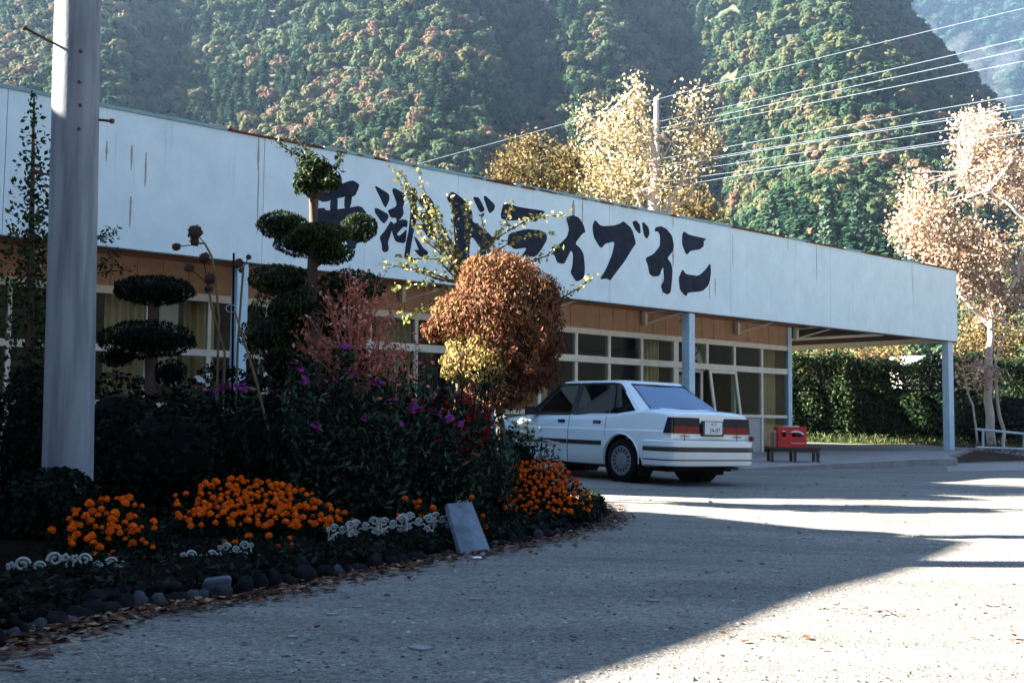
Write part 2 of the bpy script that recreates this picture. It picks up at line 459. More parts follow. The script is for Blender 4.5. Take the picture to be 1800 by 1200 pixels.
pth.extr([v + Vector((0, 0, -0.03)) for v in q], (0, 0, 0.045)); o = pth.build('pavement', m_conc, fix=True); tag(o, 'strip of pale paving at the right edge of the yard', kind='structure')

# ================================================================== BUILDING
m_fascia, nt, b = new_mat('white_painted_steel')
tc = nt.nodes.new('ShaderNodeTexCoord')
n1 = nt.nodes.new('ShaderNodeTexNoise'); n1.inputs['Scale'].default_value = 2.2; n1.inputs['Detail'].default_value = 8; n1.inputs['Roughness'].default_value = .7
mp = nt.nodes.new('ShaderNodeMapping'); mp.inputs['Scale'].default_value = (11.0, 11.0, 0.45)
n2 = nt.nodes.new('ShaderNodeTexNoise'); n2.inputs['Scale'].default_value = 1.6; n2.inputs['Detail'].default_value = 5
nt.links.new(tc.outputs['Object'], n1.inputs['Vector']); nt.links.new(tc.outputs['Object'], mp.inputs[0]); nt.links.new(mp.outputs[0], n2.inputs['Vector'])
ra = nt.nodes.new('ShaderNodeValToRGB'); e = ra.color_ramp.elements
e[0].position = .3; e[0].color = (.55, .69, .72, 1); e[1].position = .65; e[1].color = (.66, .80, .82, 1)
rb = nt.nodes.new('ShaderNodeValToRGB'); e = rb.color_ramp.elements
e[0].position = .62; e[0].color = (0, 0, 0, 1); e[1].position = .85; e[1].color = (.45, .45, .45, 1)
mm = nt.nodes.new('ShaderNodeMix'); mm.data_type = 'RGBA'; mm.inputs[7].default_value = (.36, .26, .17, 1)
nt.links.new(n1.outputs[0], ra.inputs[0]); nt.links.new(n2.outputs[0], rb.inputs[0]); nt.links.new(rb.outputs[0], mm.inputs[0])
nt.links.new(ra.outputs[0], mm.inputs[6]); nt.links.new(mm.outputs[2], b.inputs['Base Color'])
b.inputs['Roughness'].default_value = .55
bp = nt.nodes.new('ShaderNodeBump'); bp.inputs['Strength'].default_value = .15; bp.inputs['Distance'].default_value = .02
nt.links.new(n1.outputs[0], bp.inputs['Height']); nt.links.new(bp.outputs[0], b.inputs['Normal'])

m_paint = pmat('navy_black_paint', (0.005, 0.009, 0.020), 0.7, scale=5, noise=.5, col2=(0.018, 0.028, 0.055), spec=.2)
m_rust = pmat('rust', (0.12, 0.035, 0.014), 0.9, scale=20, noise=.5, bump=.3)
m_rustpale = pmat('rust_stain', (0.46, 0.34, 0.24), 0.8, scale=14, noise=.25)
nt = m_rustpale.node_tree; tr_ = nt.nodes.new('ShaderNodeBsdfTransparent'); mxs = nt.nodes.new('ShaderNodeMixShader'); nn_ = nt.nodes.new('ShaderNodeTexNoise'); nn_.inputs['Scale'].default_value = 22; nn_.inputs['Detail'].default_value = 6
rr0 = nt.nodes.new('ShaderNodeMapRange'); rr0.inputs[1].default_value = .38; rr0.inputs[2].default_value = .68; rr0.inputs[3].default_value = .05; rr0.inputs[4].default_value = .75
nt.links.new(nn_.outputs[0], rr0.inputs[0]); nt.links.new(rr0.outputs[0], mxs.inputs[0]); nt.links.new(tr_.outputs[0], mxs.inputs[1]); nt.links.new(nt.nodes['Principled BSDF'].outputs[0], mxs.inputs[2]); nt.links.new(mxs.outputs[0], nt.nodes['Material Output'].inputs[0])
m_teal = pmat('teal_trim', (0.20, 0.34, 0.36), 0.6, scale=6)
m_lblue = pmat('pale_blue_paint', (0.42, 0.58, 0.66), 0.5, scale=5, bump=.05)
m_cream = pmat('cream_frame', (0.62, 0.57, 0.46), 0.55, scale=7, bump=.08)
m_board = pmat('brown_board', (0.36, 0.20, 0.115), 0.6, scale=4, noise=.2, bump=.1)
m_soff = pmat('orange_soffit', (0.34, 0.12, 0.045), 0.6, scale=4, noise=.2)
m_darkwood = pmat('dark_timber', (0.06, 0.04, 0.028), 0.8, scale=5, noise=.3, bump=.2)
m_dark = pmat('dark_interior', (0.02, 0.018, 0.016), 0.9, scale=3)
m_glass = glass_mat('window_glass', (0.80, 0.82, 0.78), 0.55)
m_curt = pmat('yellow_curtain', (0.60, 0.46, 0.24), 0.85, scale=5, noise=.15)
m_wallpan = pmat('grey_lower_panel', (0.36, 0.37, 0.36), 0.6, scale=4)

bld = empty('roadside_restaurant', B(9, 15.65, 0.0), 'long flat roofed roadside restaurant with a tall white sign fascia and brown boards', 'building')
TL, TR, PF, PW = -3.6, 27.35, 14.7, 15.65
ZB, ZT = 3.02, 4.91
# fascia sheets, joints every 3.6 m
js = [TL] + [3.6 * k for k in range(0, 8)] + [TR]
for a, c in zip(js[:-1], js[1:]):
    MB().bbox(a + .004, c - .004, PF, PF + .05, ZB, ZT).build('fascia_sheet', m_fascia, bld)
MB().bbox(TL, TR, PF + .053, PF + .12, ZB + .03, ZT - .03).build('fascia_backing', m_darkwood, bld)
# coping pieces: teal, some rusted, slightly uneven
cuts = [TL, 0.9, 2.7, 4.9, 6.6, 8.2, 9.1, 9.35, 11.6, 12.05, 12.9, 15.2, 16.1, 16.35, 18.0, 19.9, 20.8, 22.2, 23.0, 24.7, 25.6, TR]
for k, (a, c) in enumerate(zip(cuts[:-1], cuts[1:])):
    w = RND.uniform(-.004, .006); rusty = k in (4, 6, 8, 12, 14, 16, 18, 20)
    MB().bbox(a + .002, c - .002, PF - .02 + w, PF + .2, ZT + w, ZT + (.05 if not rusty else .035) + w).build('coping', m_rust if rusty else m_teal, bld)
for k in range(46):      # rusted flakes and nail heads along the top edge
    t = RND.uniform(7, TR - .3); l = RND.uniform(.04, .25)
    MB().bbox(t, t + l, PF - .024, PF - .0205, ZT + .01 - RND.uniform(0.0, .02), ZT + RND.uniform(.015, .035)).build('rust_flake', m_rust, bld)
# rust runs down the sheets
def streak(px, y0, y1, w=.03, m=m_rustpale):
    t, z1 = fac(px, y0, PF); _, z0 = fac(px, y1, PF); n = 7
    left = []; right = []
    for i in range(n):
        u = i / (n - 1); z = z1 + (z0 - z1) * u; ww = w * (sin(pi * min(1, u * .9 + .08)) ** .6) * RND.uniform(.6, 1.1) / 2 + .001
        left.append(B(t - ww, PF - .0016, z)); right.append(B(t + ww, PF - .0016, z))
    MB().extr(left + right[::-1], NV * .001).build('rust_run', m, bld)
for a in [(188, 248, 285, .035), (232, 255, 300, .035), (257, 268, 330, .03), (230, 345, 400, .03), (455, 240, 300, .04), (455, 290, 415, .02), (1008, 352, 385, .09), (1024, 352, 400, .035),
          (1164, 425, 440, .08), (1183, 440, 470, .07), (1164, 487, 520, .03), (1257, 488, 520, .04), (1435, 430, 500, .03), (1247, 500, 525, .03), (1288, 412, 470, .02), (1603, 460, 520, .02), (1385, 420, 440, .02), (725, 195, 235, .03), (1183, 380, 400, .03)]:
    streak(*a)
# painted characters
Z5 = lambda q: (q[0] / 4.737 + 520, q[1] / 4.737 + 290)
Z6 = lambda q: (q[0] / 4.2857 + 880, q[1] / 4.2857 + 330)
def painted(name, polys, zf, dz=0.0):
    mb = MB()
    for pl in polys:
        soft = []
        for i_ in range(len(pl)):          # brush strokes: corners slightly rounded
            a_, b_ = pl[i_], pl[(i_ + 1) % len(pl)]
            soft += [(a_[0] * .84 + b_[0] * .16, a_[1] * .84 + b_[1] * .16), (a_[0] * .16 + b_[0] * .84, a_[1] * .16 + b_[1] * .84)]
        pts = [B(*_tz(fac(*zf(q), PF))) for q in soft]
        mb.extr(pts, NV * -.0035)
    # concave outlines: triangulate
    o = mb.build(name, m_paint, bld, fix=True)
    bm = bmesh.new(); bm.from_mesh(o.data); bmesh.ops.triangulate(bm, faces=[f for f in bm.faces if len(f.verts) > 4]); bm.to_mesh(o.data); bm.free()
    return o
def _tz(q): return (q[0], PF - .0005, q[1])
painted('painted_character', [[(175, 270), (330, 175), (470, 125), (530, 162), (520, 200), (490, 262), (400, 265), (230, 312), (185, 290)],
    [(285, 296), (350, 276), (345, 384), (285, 384)], [(405, 262), (470, 252), (455, 352), (403, 362)],
    [(125, 368), (238, 355), (250, 380), (400, 362), (540, 338), (604, 420), (585, 520), (560, 640), (505, 650), (495, 702), (430, 700), (425, 610), (300, 640), (200, 660), (150, 560)]], Z5).data.name = 'painted_character'
painted('painted_character', [[(650, 165), (775, 240), (780, 290), (750, 355), (735, 345), (700, 270)],
    [(655, 360), (680, 360), (770, 410), (770, 445), (735, 490), (710, 470), (660, 400)],
    [(790, 465), (815, 490), (800, 540), (765, 650), (775, 690), (765, 720), (735, 728), (718, 710), (715, 660), (695, 600), (740, 550)],
    [(800, 205), (820, 190), (910, 240), (905, 300), (890, 360), (900, 400), (880, 440), (840, 480), (835, 440), (790, 440), (765, 385), (770, 375), (830, 350), (840, 320), (810, 240)],
    [(800, 500), (880, 450), (930, 460), (928, 520), (893, 515), (840, 575), (855, 592), (888, 570), (925, 530), (912, 655), (830, 640), (800, 560)],
    [(945, 215), (990, 185), (1010, 230), (1020, 280), (1000, 320), (1020, 400), (1000, 480), (980, 560), (965, 640), (940, 790), (900, 780), (915, 660), (940, 540), (955, 400), (950, 300)],
    [(1028, 280), (1060, 250), (1110, 262), (1150, 320), (1150, 420), (1135, 520), (1145, 620), (1110, 620), (1060, 540), (990, 520), (1005, 490), (1085, 495), (1092, 450), (1022, 455), (1030, 400), (1090, 390), (1095, 330), (1032, 325)],
    [(980, 590), (1010, 615), (1060, 690), (1100, 722), (1100, 745), (1040, 770), (985, 710), (1010, 705), (1025, 710), (1000, 645)]], Z5)
painted('painted_character', [[(1255, 280), (1270, 245), (1300, 220), (1350, 250), (1400, 290), (1450, 350), (1470, 400), (1470, 470), (1520, 500), (1600, 560), (1650, 620), (1560, 720), (1530, 680), (1470, 600), (1440, 620), (1430, 700), (1420, 800), (1310, 800), (1310, 700), (1340, 560), (1310, 460), (1310, 380), (1290, 330)],
    [(1475, 265), (1525, 270), (1575, 375), (1550, 395), (1530, 390), (1490, 310)], [(1560, 265), (1580, 255), (1660, 335), (1650, 375), (1615, 405), (1600, 380)]], Z5)
painted('painted_character', [[(0, 200), (25, 105), (130, 145), (340, 175), (310, 210), (265, 258), (235, 245), (140, 245), (70, 250), (5, 235)],
    [(60, 345), (190, 310), (300, 320), (345, 350), (350, 390), (310, 460), (265, 520), (150, 525), (200, 450), (100, 465), (50, 410)]], Z6)
painted('painted_character', [[(490, 225), (545, 205), (590, 225), (625, 280), (640, 335), (615, 345), (560, 420), (600, 455), (625, 500), (635, 600), (630, 680), (570, 710), (525, 640), (540, 590), (545, 500), (530, 470), (500, 530), (478, 575), (425, 565), (400, 490), (380, 445), (440, 430), (500, 370), (515, 310)]], Z6)
painted('painted_character', [[(690, 290), (710, 240), (755, 290), (850, 285), (900, 270), (925, 250), (990, 310), (1020, 420), (1000, 445), (930, 560), (860, 650), (825, 700), (800, 685), (745, 690), (790, 620), (840, 500), (860, 405), (790, 420), (760, 455), (740, 440), (700, 370)],
    [(990, 260), (1020, 245), (1050, 280), (1055, 340), (1040, 345), (1010, 310)], [(1065, 265), (1080, 260), (1115, 300), (1122, 350), (1100, 388), (1080, 360), (1070, 310)]], Z6)
painted('painted_character', [[(1160, 330), (1165, 300), (1205, 288), (1250, 310), (1290, 360), (1305, 430), (1300, 475), (1255, 530), (1285, 570), (1295, 620), (1290, 700), (1280, 790), (1255, 805), (1225, 790), (1205, 740), (1230, 700), (1225, 600), (1215, 610), (1195, 665), (1150, 670), (1120, 650), (1110, 590), (1088, 530), (1150, 500), (1200, 440), (1200, 360), (1185, 330)]], Z6)
painted('painted_character', [[(1365, 420), (1368, 350), (1382, 328), (1420, 355), (1555, 385), (1530, 400), (1530, 440), (1500, 465), (1430, 475), (1405, 505), (1390, 490)],
    [(1340, 680), (1370, 612), (1395, 650), (1490, 665), (1540, 620), (1580, 565), (1585, 640), (1570, 730), (1520, 780), (1410, 790), (1400, 815), (1385, 810), (1350, 770)]], Z6)

# soffit, roof, joists, end edge
MB().bbox(TL, 21.3, PF + .123, PW, ZB + .04, ZB + .07).build('soffit', m_soff, bld)
MB().bbox(TL, TR, PF - .003, PF + .10, ZB - .028, ZB - .003).build('bottom_trim', m_darkwood, bld)
MB().bbox(TL, TR, PF + .20, 22.5, ZT - .9, ZT - .82).build('roof_deck', m_darkwood, bld)
for k in range(15):
    t = 21.6 + k * .4
    MB().bbox(t, t + .05, PF + .13, 21.5, ZB + .12, ZB + .26).build('joist', m_darkwood, bld)
MB().bbox(21.35, TR - .07, PF + .13, 22.0, ZB + .27, ZB + .29).build('carport_ceiling', m_darkwood, bld)
MB().bbox(TR - .06, TR, PF + .053, 22.0, ZB - .02, ZT - .02).build('end_fascia', m_cream, bld)
MB().bbox(21.3, TR - .1, 21.5, 21.6, ZB - .05, ZB + .12).build('rear_beam', m_cream, bld)
MB().bbox(10.9, 12.6, PF + .1, PF + .9, ZT + .06, ZT + .09).build('roof_sheet', m_darkwood, bld)
# boards
W = .39; t = 21.3 - W; k = 0
while t > TL:
    MB().bbox(t + .005, t + W - .005, PW + RND.uniform(0, .004), PW + .03, 2.605, ZB + .04).build('wall_board', m_board, bld)
    t -= W
MB().bbox(TL, 21.3, PW + .035, PW + .06, 2.605, ZB + .5).build('board_backing', m_darkwood, bld)
# window frames
def frame(t0, t1, z0, z1, p0=PW - .03, p1=PW + .06, mat=m_cream, name='window_frame'):
    return MB().bbox(t0, t1, p0, p1, z0, z1).build(name, mat, bld)
mull = [tpx(x, PW) for x in (1012, 1070, 1127, 1187, 1242, 1290, 1338)] + [21.22]
frame(TL, 21.3, 2.49, 2.60, PW - .04); 
frame(8.95, 21.3, 1.93, 2.06, PW - .035)
frame(TL, 8.95, 1.66, 1.76, PW - .035)
ws = mull[:]; t = mull[0]
while t > TL + 1: t -= .95; ws.insert(0, t)
for i, t in enumerate(ws):
    wd = .075 if abs(t - mull[3]) < .01 else .035
    if t < 8.95: frame(t - .025, t + .025, 1.762, 2.488)
    else: frame(t - wd, t + wd, 2.062, 2.488)
    if abs(t - mull[4]) > .01: frame(t - wd, t + wd, .12, 1.925 if t > 8.95 else 1.655)
frame(TL, 21.3, .02, .12, PW - .05, PW + .08, m_conc, 'sill')
frame(mull[5], 21.2, .90, .97, PW - .02); frame(TL, mull[3], .88, .96, PW - .02)
MB().bbox(21.185, 21.32, PW - .06, PW + .07, 0.0, ZB + .03).build('corner_post', m_lblue, bld)
# panes and lower panels
for i in range(len(ws) - 1):
    a, c = ws[i] + .03, ws[i + 1] - .03
    lo = 2.065 if a > 8.9 else 1.765
    pn = frame(a, c, lo, 2.487, PW + .012, PW + .018, m_glass, 'window_pane')
    if abs(ws[i] - mull[3]) < .01 or abs(ws[i] - mull[4]) < .01: continue
    hi = 1.926 if a > 8.9 else 1.656
    frame(a, c, .97, hi, PW + .012, PW + .018, m_glass, 'window_pane')
    if ws[i] == mull[5]: frame(a, c, .122, .89, PW + .01, PW + .03, m_wallpan, 'lower_panel')
    else: frame(a, c, .122, .875, PW + .012, PW + .018, m_glass, 'window_pane')
# interior shell
MB().bbox(TL, 21.2, PW + .1, 21.9, -.01, .03).build('floor', m_dark, bld)
MB().bbox(TL, 21.2, 21.9, 22.0, .0, ZB + .5).build('rear_wall', m_darkwood, bld)
MB().bbox(21.2, 21.28, PW + .08, 22.0, .0, ZB + .5).build('end_wall', m_board, bld)
MB().bbox(TL, TL + .1, PW + .08, 21.9, .0, ZB + .5).build('end_wall', m_board, bld)
MB().bbox(TL, 21.2, PW + .08, 21.9, 2.75, 2.8).build('inner_ceiling', m_darkwood, bld)
# posts under the fascia
for px in (1214, 422):
    t = tpx(px, PF + .06)
    MB().bbox(t - .085, t + .085, PF + .12 - .1, PF + .22, 0.0, ZB - .005).build('post', m_lblue, bld)
MB().bbox(11.72, 11.88, PF + .02, PF + .2, 0.0, ZB - .005).build('post', m_lblue, bld)
MB().bbox(TR - .46, TR - .22, PF + .02, PF + .2, 0.1, ZB - .03).build('post', m_lblue, bld)
# brackets
for k in range(9):
    t = 22.3 - 3 * k - .02 if k else 21.45
    if t < TL: break
    br = MB(); br.bbox(t - .04, t + .04, PW - .14, PW - .04, 2.76, ZB + .035); o = br.build('bracket', m_cream, bld)
    d = MB(); d.tube([B(t, PW - .1, 2.79 + zs(t)), B(t + .5, PF + .16, ZB + .015 + zs(t))], .022, 6)
    d.tube([B(t, PW - .1, ZB + .0 + zs(t)), B(t, PF + .14, ZB + .01 + zs(t))], .02, 6); o2 = d.build('strut', m_cream, bld); 
d = MB(); d.tube([B(21.4, PW + .6, 2.8), B(24.6, PF + .5, ZB + .06)], .04, 6); d.build('strut', m_cream, bld)
a = B(tpx(1176, 15), 15.0, 3.02); c = B(tpx(1206, 14.9), 14.9, 3.0)
lt = MB(); lt.tube([B(17.1, 15.32, 2.93), B(16.75, 14.86, 2.97)], .035, 8); lt.build('tube_lamp', m_cream, bld)

# ------- things in and by the windows
def curtain(t0, t1, p, z0, z1, label, mat=m_curt, folds=None):
    n = int((t1 - t0) / .02) + 2; vs = []; fs = []
    for j, z in enumerate((z0, z1)):
        for i in range(n):
            t = t0 + (t1 - t0) * i / (n - 1)
            vs.append(B(t, p + .035 * sin(i * 1.05 + .3 * sin(i * .31)), z + zs(t)))
    fs = [(i, i + 1, n + i + 1, n + i) for i in range(n - 1)]
    mb = MB(); mb.add(vs, fs); o = mb.build('curtain', mat, smooth=80, loc=B((t0 + t1) / 2, p, z0))
    sd = o.modifiers.new('thick', 'SOLIDIFY'); sd.thickness = .006
    tag(o, label, 'curtain', 'yellow curtains in the restaurant windows')
curtain(20.45, 21.0, PW + .22, .15, 2.49, 'yellow curtain behind the last window by the building corner')
curtain(16.45, 17.05, PW + .22, .15, 2.49, 'pale yellow curtain behind the window left of the pale blue post')
curtain(12.9, 13.9, PW + .25, .15, 2.49, 'yellow curtain seen between the maple and the car roof')
curtain(5.35, 6.0, PW + .3, 1.0, 2.6, 'dim yellow curtain behind the window near the utility pole')
curtain(6.55, 7.05, PW + .3, 1.0, 2.6, 'yellow curtain seen between the two pads of the left topiary')
curtain(10.0, 10.7, PW + .3, 1.0, 2.6, 'tan curtain behind the red twigs and the white door jamb')
m_tealcl = pmat('teal_cloth', (0.10, 0.27, 0.27), .8)
m_whitecl = pmat('white_cloth', (0.6, 0.62, 0.58), .8)
tw = MB(); tw.bbox(6.13, 6.42, PW + .2, PW + .22, 1.2, 2.62); o = tw.build('hanging_cloth', m_whitecl, loc=B(6.2, PW + .2, 1.2)); tag(o, 'white and teal cloth hung in the window by the left topiary', 'cloth')
tw = MB(); tw.bbox(6.22, 6.34, PW + .19, PW + .198, 1.2, 2.61); tw.build('teal_stripe', m_tealcl, o)
# flag in the doorway transom
fl = empty('hanging_flag', B(18.2, PW + .3, 2.1), 'white and green flag with red lettering hung behind the pale blue post', 'flag')
m_red = pmat('red_print', (0.55, 0.03, 0.04), .6); m_green = pmat('green_cloth', (0.04, 0.22, 0.07), .8)
def fq(pts, p): return [B(t, p, z) for t, z in pts]
tc_ = tpx(1226, PW + .3)
MB().extr(fq([(tc_ - .35, 2.53), (tc_ + .0, 2.53), (tc_ + .28, 1.95), (tc_ - .35, 1.95)], PW + .3), NV * .01).build('white_field', m_whitecl, fl)
MB().extr(fq([(tc_ + .03, 2.53), (tc_ + .36, 2.53), (tc_ + .36, 2.02), (tc_ + .27, 2.0)], PW + .305), NV * .01).build('green_field', m_green, fl)
swirl = MB(); swirl.tube([B(tc_ - .12 + .13 * cos(a), PW + .29, 2.42 + .11 * sin(a)) for a in [x * .5 for x in range(-3, 7)]], .022, 5)
swirl.tube([B(tc_ - .12 + .2 * u, PW + .29, 2.14 + .05 * sin(u * 6)) for u in [x / 6 for x in range(7)]], .022, 5)
swirl.build('red_letter', m_red, fl)
# open door leaf (leaning out from the doorway)
t0, t1 = mull[3] + .1, mull[5] - .03
def leaf_door(ta, tb, lean, p, lab):
    d = empty('door_leaf', B(ta, p, .1), lab, 'door', 'glazed doors of the restaurant entrance')
    zt, zb = 1.92, .12
    def pt(t, z): return B(t + lean * (zt - z) / (zt - zb), p, z + zs(t))
    def bar(q0, q1, w): 
        a = Vector(q0); c = Vector(q1); ax = (c - a) / 2; side = NV.cross(ax).normalized() * w
        MB().obox((a + c) / 2, ax, side, NV * .02).build('door_rail', m_cream, d)
    bar(pt(ta, zb), pt(ta, zt), .035); bar(pt(tb, zb), pt(tb, zt), .035)
    bar(pt(ta + .04, zt - .03) , pt(tb - .04, zt - .03), .03); bar(pt(ta + .04, .5), pt(tb - .04, .5), .03); bar(pt(ta + .04, zb + .03), pt(tb - .04, zb + .03), .04)
    MB().extr([pt(ta + .04, zb), pt(tb - .04, zb), pt(tb - .04, zt), pt(ta + .04, zt)], NV * .006).build('door_pane', m_glass, d)
    return d
leaf_door(mull[4] + .02, mull[5] - .05, .34, PW - .07, 'glazed cream door leaf standing tilted in the entrance behind the car')
leaf_door(mull[3] + .1, mull[4] - .06, 0.0, PW + .1, 'closed glazed door leaf behind the pale blue post')
# poster / bright reflection board inside doorway
pst = MB(); pst.bbox(17.75, 18.0, PW + .35, PW + .37, .9, 1.8); o = pst.build('poster', m_whitecl, loc=B(17.8, PW + .35, .9)); tag(o, 'white poster inside the entrance left of the post', 'poster')
# ================================================================== CAR
def car_paint():
    m, nt, b = new_mat('white_car_paint')
    b.inputs['Base Color'].default_value = (.63, .73, .74, 1); b.inputs['Roughness'].default_value = .28
    b.inputs['Coat Weight'].default_value = .5; b.inputs['Coat Roughness'].default_value = .05
    tc = nt.nodes.new('ShaderNodeTexCoord'); n = nt.nodes.new('ShaderNodeTexNoise'); n.inputs['Scale'].default_value = 2.5; n.inputs['Detail'].default_value = 6
    sp = nt.nodes.new('ShaderNodeSeparateXYZ'); nt.links.new(tc.outputs['Object'], sp.inputs[0]); nt.links.new(tc.outputs['Object'], n.inputs['Vector'])
    # road dust on the lower flanks
    mr = nt.nodes.new('ShaderNodeMapRange'); mr.inputs[1].default_value = .55; mr.inputs[2].default_value = .15
    nt.links.new(sp.outputs[2], mr.inputs[0])
    mu = nt.nodes.new('ShaderNodeMath'); mu.operation = 'MULTIPLY'; nt.links.new(mr.outputs[0], mu.inputs[0]); nt.links.new(n.outputs[0], mu.inputs[1])
    mx = nt.nodes.new('ShaderNodeMix'); mx.data_type = 'RGBA'; mx.inputs[6].default_value = (.63, .73, .74, 1); mx.inputs[7].default_value = (.33, .30, .25, 1)
    nt.links.new(mu.outputs[0], mx.inputs[0]); nt.links.new(mx.outputs[2], b.inputs['Base Color'])
    return m
m_car = car_paint()
m_blk = pmat('black_rubber', (.006, .006, .007), .8, scale=20, noise=.3, spec=.1)
m_trim = pmat('black_trim', (.02, .02, .022), .4, scale=10, noise=.2)
m_seam = pmat('panel_gap', (.03, .035, .04), .8)
m_chrome = pmat('bright_metal', (.6, .6, .6), .25, 1.0, .03)
m_hub = pmat('hubcap_silver', (.17, .18, .19), .5, .3, .1, scale=12)
m_cg = glass_mat('tinted_car_glass', (.36, .40, .40), 1.25)
m_rg = glass_mat('rear_car_glass', (.12, .17, .24), 1.9, (.58, .76, 1.0))  # blue put into the mirror colour to paint the reflected sky bluer
m_lampd = pmat('dark_lamp', (.010, .009, .022), .3, scale=6, spec=.25)
m_lampr = pmat('red_lamp', (.20, .012, .005), .3, scale=30, noise=.3, spec=.25)
m_plate = pmat('white_plate', (.62, .66, .68), .5)
m_green = pmat('plate_green', (.02, .09, .05), .5)
m_seat = pmat('grey_seat_cloth', (.08, .08, .09), .9)
m_badge = pmat('red_badge', (.35, .10, .10), .5)
cpos = Vector((2.652, 14.157, EYE - 0.846))
yaw, cp, cr = radians(127.3), radians(0.56), radians(0.89)
fw = Vector((cos(yaw), sin(yaw), 0)); lf = Vector((-sin(yaw), cos(yaw), 0)); up = Vector((0, 0, 1))
fw2 = fw * cos(cp) + up * sin(cp); up2 = up * cos(cp) - fw * sin(cp)
lf2 = lf * cos(cr) + up2 * sin(cr); up3 = up2 * cos(cr) - lf2 * sin(cr)
CARM = Matrix((fw2, lf2, up3)).transposed().to_4x4(); CARM.translation = cpos
car = bpy.data.objects.new('parked_car', None); COL.objects.link(car)
tag(car, 'white four door saloon car parked nose in beside the restaurant', 'car')
def cb(mb, name, mat, parent=None, smooth=None, **k):     # car parts are modelled in car axes
    par = parent or car
    return mb.build(name, mat, par, smooth, **k)
def lerp(a, b, t): return a + (b - a) * t
def interp(x, tab):
    if x <= tab[0][0]: return tab[0][1]
    for (a, p), (c, q) in zip(tab[:-1], tab[1:]):
        if x <= c: return lerp(p, q, (x - a) / (c - a))
    return tab[-1][1]
top = [(.07, .905), (.12, .935), (.25, .955), (.58, .970), (.8, .945), (1.2, .895), (2.9, .87), (3.05, .862), (3.4, .825), (3.8, .77), (4.0, .725), (4.06, .67)]
wid = [(.07, .735), (.12, .765), (.35, .795), (.9, .812), (2.0, .817), (3.0, .81), (3.6, .79), (3.95, .74), (4.06, .69)]
bot = [(.07, .40), (.2, .27), (.5, .22), (.9, .20), (3.4, .20), (3.9, .24), (4.06, .34)]
xs = [.07, .10, .16, .3, .45, .58, .75, .93, 1.1, 1.3, 1.6, 1.9, 2.2, 2.5, 2.8, 3.0, 3.15, 3.36, 3.55, 3.8, 3.95, 4.02, 4.06]
mb = MB(); ringn = 0
for x in xs:
    zt, w, zb = interp(x, top), interp(x, wid), interp(x, bot)
    sh = .705 / .735
    half = [(0, zb), (w * .80, zb), (w * .95, zb + .02), (w * .985, zb + .10), (w * 1.0, .50), (w * 1.0, .685), (w * .988, .70), (w * .975, min(.80, zt - .06)), (w * .955, zt - .04), (w * .925, zt - .012), (w * .88, zt - .002), (w * .55, zt + .012), (0, zt + .018)]
    ring = [(x, -y, z) for y, z in half] + [(x, y, z) for y, z in half[-2:0:-1]]
    ringn = len(ring)
    mb.v += [Vector(p) for p in ring]
for j in range(len(xs) - 1):
    for i in range(ringn):
        i2 = (i + 1) % ringn
        mb.f.append((j * ringn + i, j * ringn + i2, (j + 1) * ringn + i2, (j + 1) * ringn + i))
mb.f.append(tuple(range(ringn))[::-1]); mb.f.append(tuple((len(xs) - 1) * ringn + i for i in range(ringn)))
body = mb.build('body', m_car, car, None, fix=True)
def boolean(o, cutters, op='DIFFERENCE'):
    for c in cutters:
        md = o.modifiers.new('cut', 'BOOLEAN'); md.operation = op; md.object = c; md.solver = 'EXACT'
    bpy.context.view_layer.update()
    dg = bpy.context.evaluated_depsgraph_get()
    me = bpy.data.meshes.new_from_object(o.evaluated_get(dg))
    o.modifiers.clear(); o.data = me
    for c in cutters: bpy.data.objects.remove(c)
    return o
AX = [(.93, .285), (3.36, .285)]
cut = []
for (x, z) in AX:
    for s in (1, -1):
        c = MB(); c.lathe((x, s * .56, z + .01), (0, s, 0), [(0, 0.0), (0, .335), (.5, .335), (.5, 0.0)], 36); cut.append(c.build('c', m_blk, fix=True, weld=True))
cc = MB(); cc.box(-.2, .072, -.42, .42, .6, .7); # dummy not used
boolean(body, cut)
for p in body.data.polygons: p.use_smooth = True
body.data.set_sharp_from_angle(angle=radians(24)); body.name = 'body'
# cabin
def ringpts(ls, z): return [(x, y, z) for x, y in ls]
basel = [(.50, 0), (.515, .45), (.56, .66), (.66, .725), (.9, .752), (1.5, .762), (2.3, .757), (2.85, .728), (2.98, .68), (3.08, .45), (3.14, 0)]
topl = [(1.07, 0), (1.075, .34), (1.09, .50), (1.13, .555), (1.25, .575), (1.55, .59), (2.15, .585), (2.37, .56), (2.45, .53), (2.51, .35), (2.54, 0)]
ZBL = [(.5, .968), (.62, .955), (.9, .91), (1.2, .885), (2.3, .87), (2.85, .87), (3.14, .87)]
def cabin(inset=0.0, dz=0.0):
    mb = MB(); n = len(basel); full = []
    rings = []
    def mk(ls, z, k):
        cx = sum(x for x, y in ls) / len(ls)
        half = [(cx + (x - cx) * k, y * k, z) for x, y in ls]
        return [(x, -y, z) for x, y, z in half] + [(x, y, z) for x, y, z in half[-2:0:-1]]
    k = 1 - inset
    rings.append(mk(basel, .80, k)); rings.append([(x, y, interp(x, ZBL)) for x, y, z in mk(basel, .965, k)]); rings.append(mk(topl, 1.325 - dz, k))
    rings.append(mk(topl, 1.35 - dz, k * .965)); rings.append(mk(topl, 1.366 - dz, k * .85)); rings.append(mk(topl, 1.38 - dz, k * .45))
    rn = len(rings[0])
    for r in rings: mb.v += [Vector(p) for p in r]
    for j in range(len(rings) - 1):
        for i in range(rn):
            i2 = (i + 1) % rn; mb.f.append((j * rn + i, j * rn + i2, (j + 1) * rn + i2, (j + 1) * rn + i))
    mb.f.append(tuple(range(rn))[::-1]); mb.f.append(tuple((len(rings) - 1) * rn + i for i in range(rn)))
    return mb
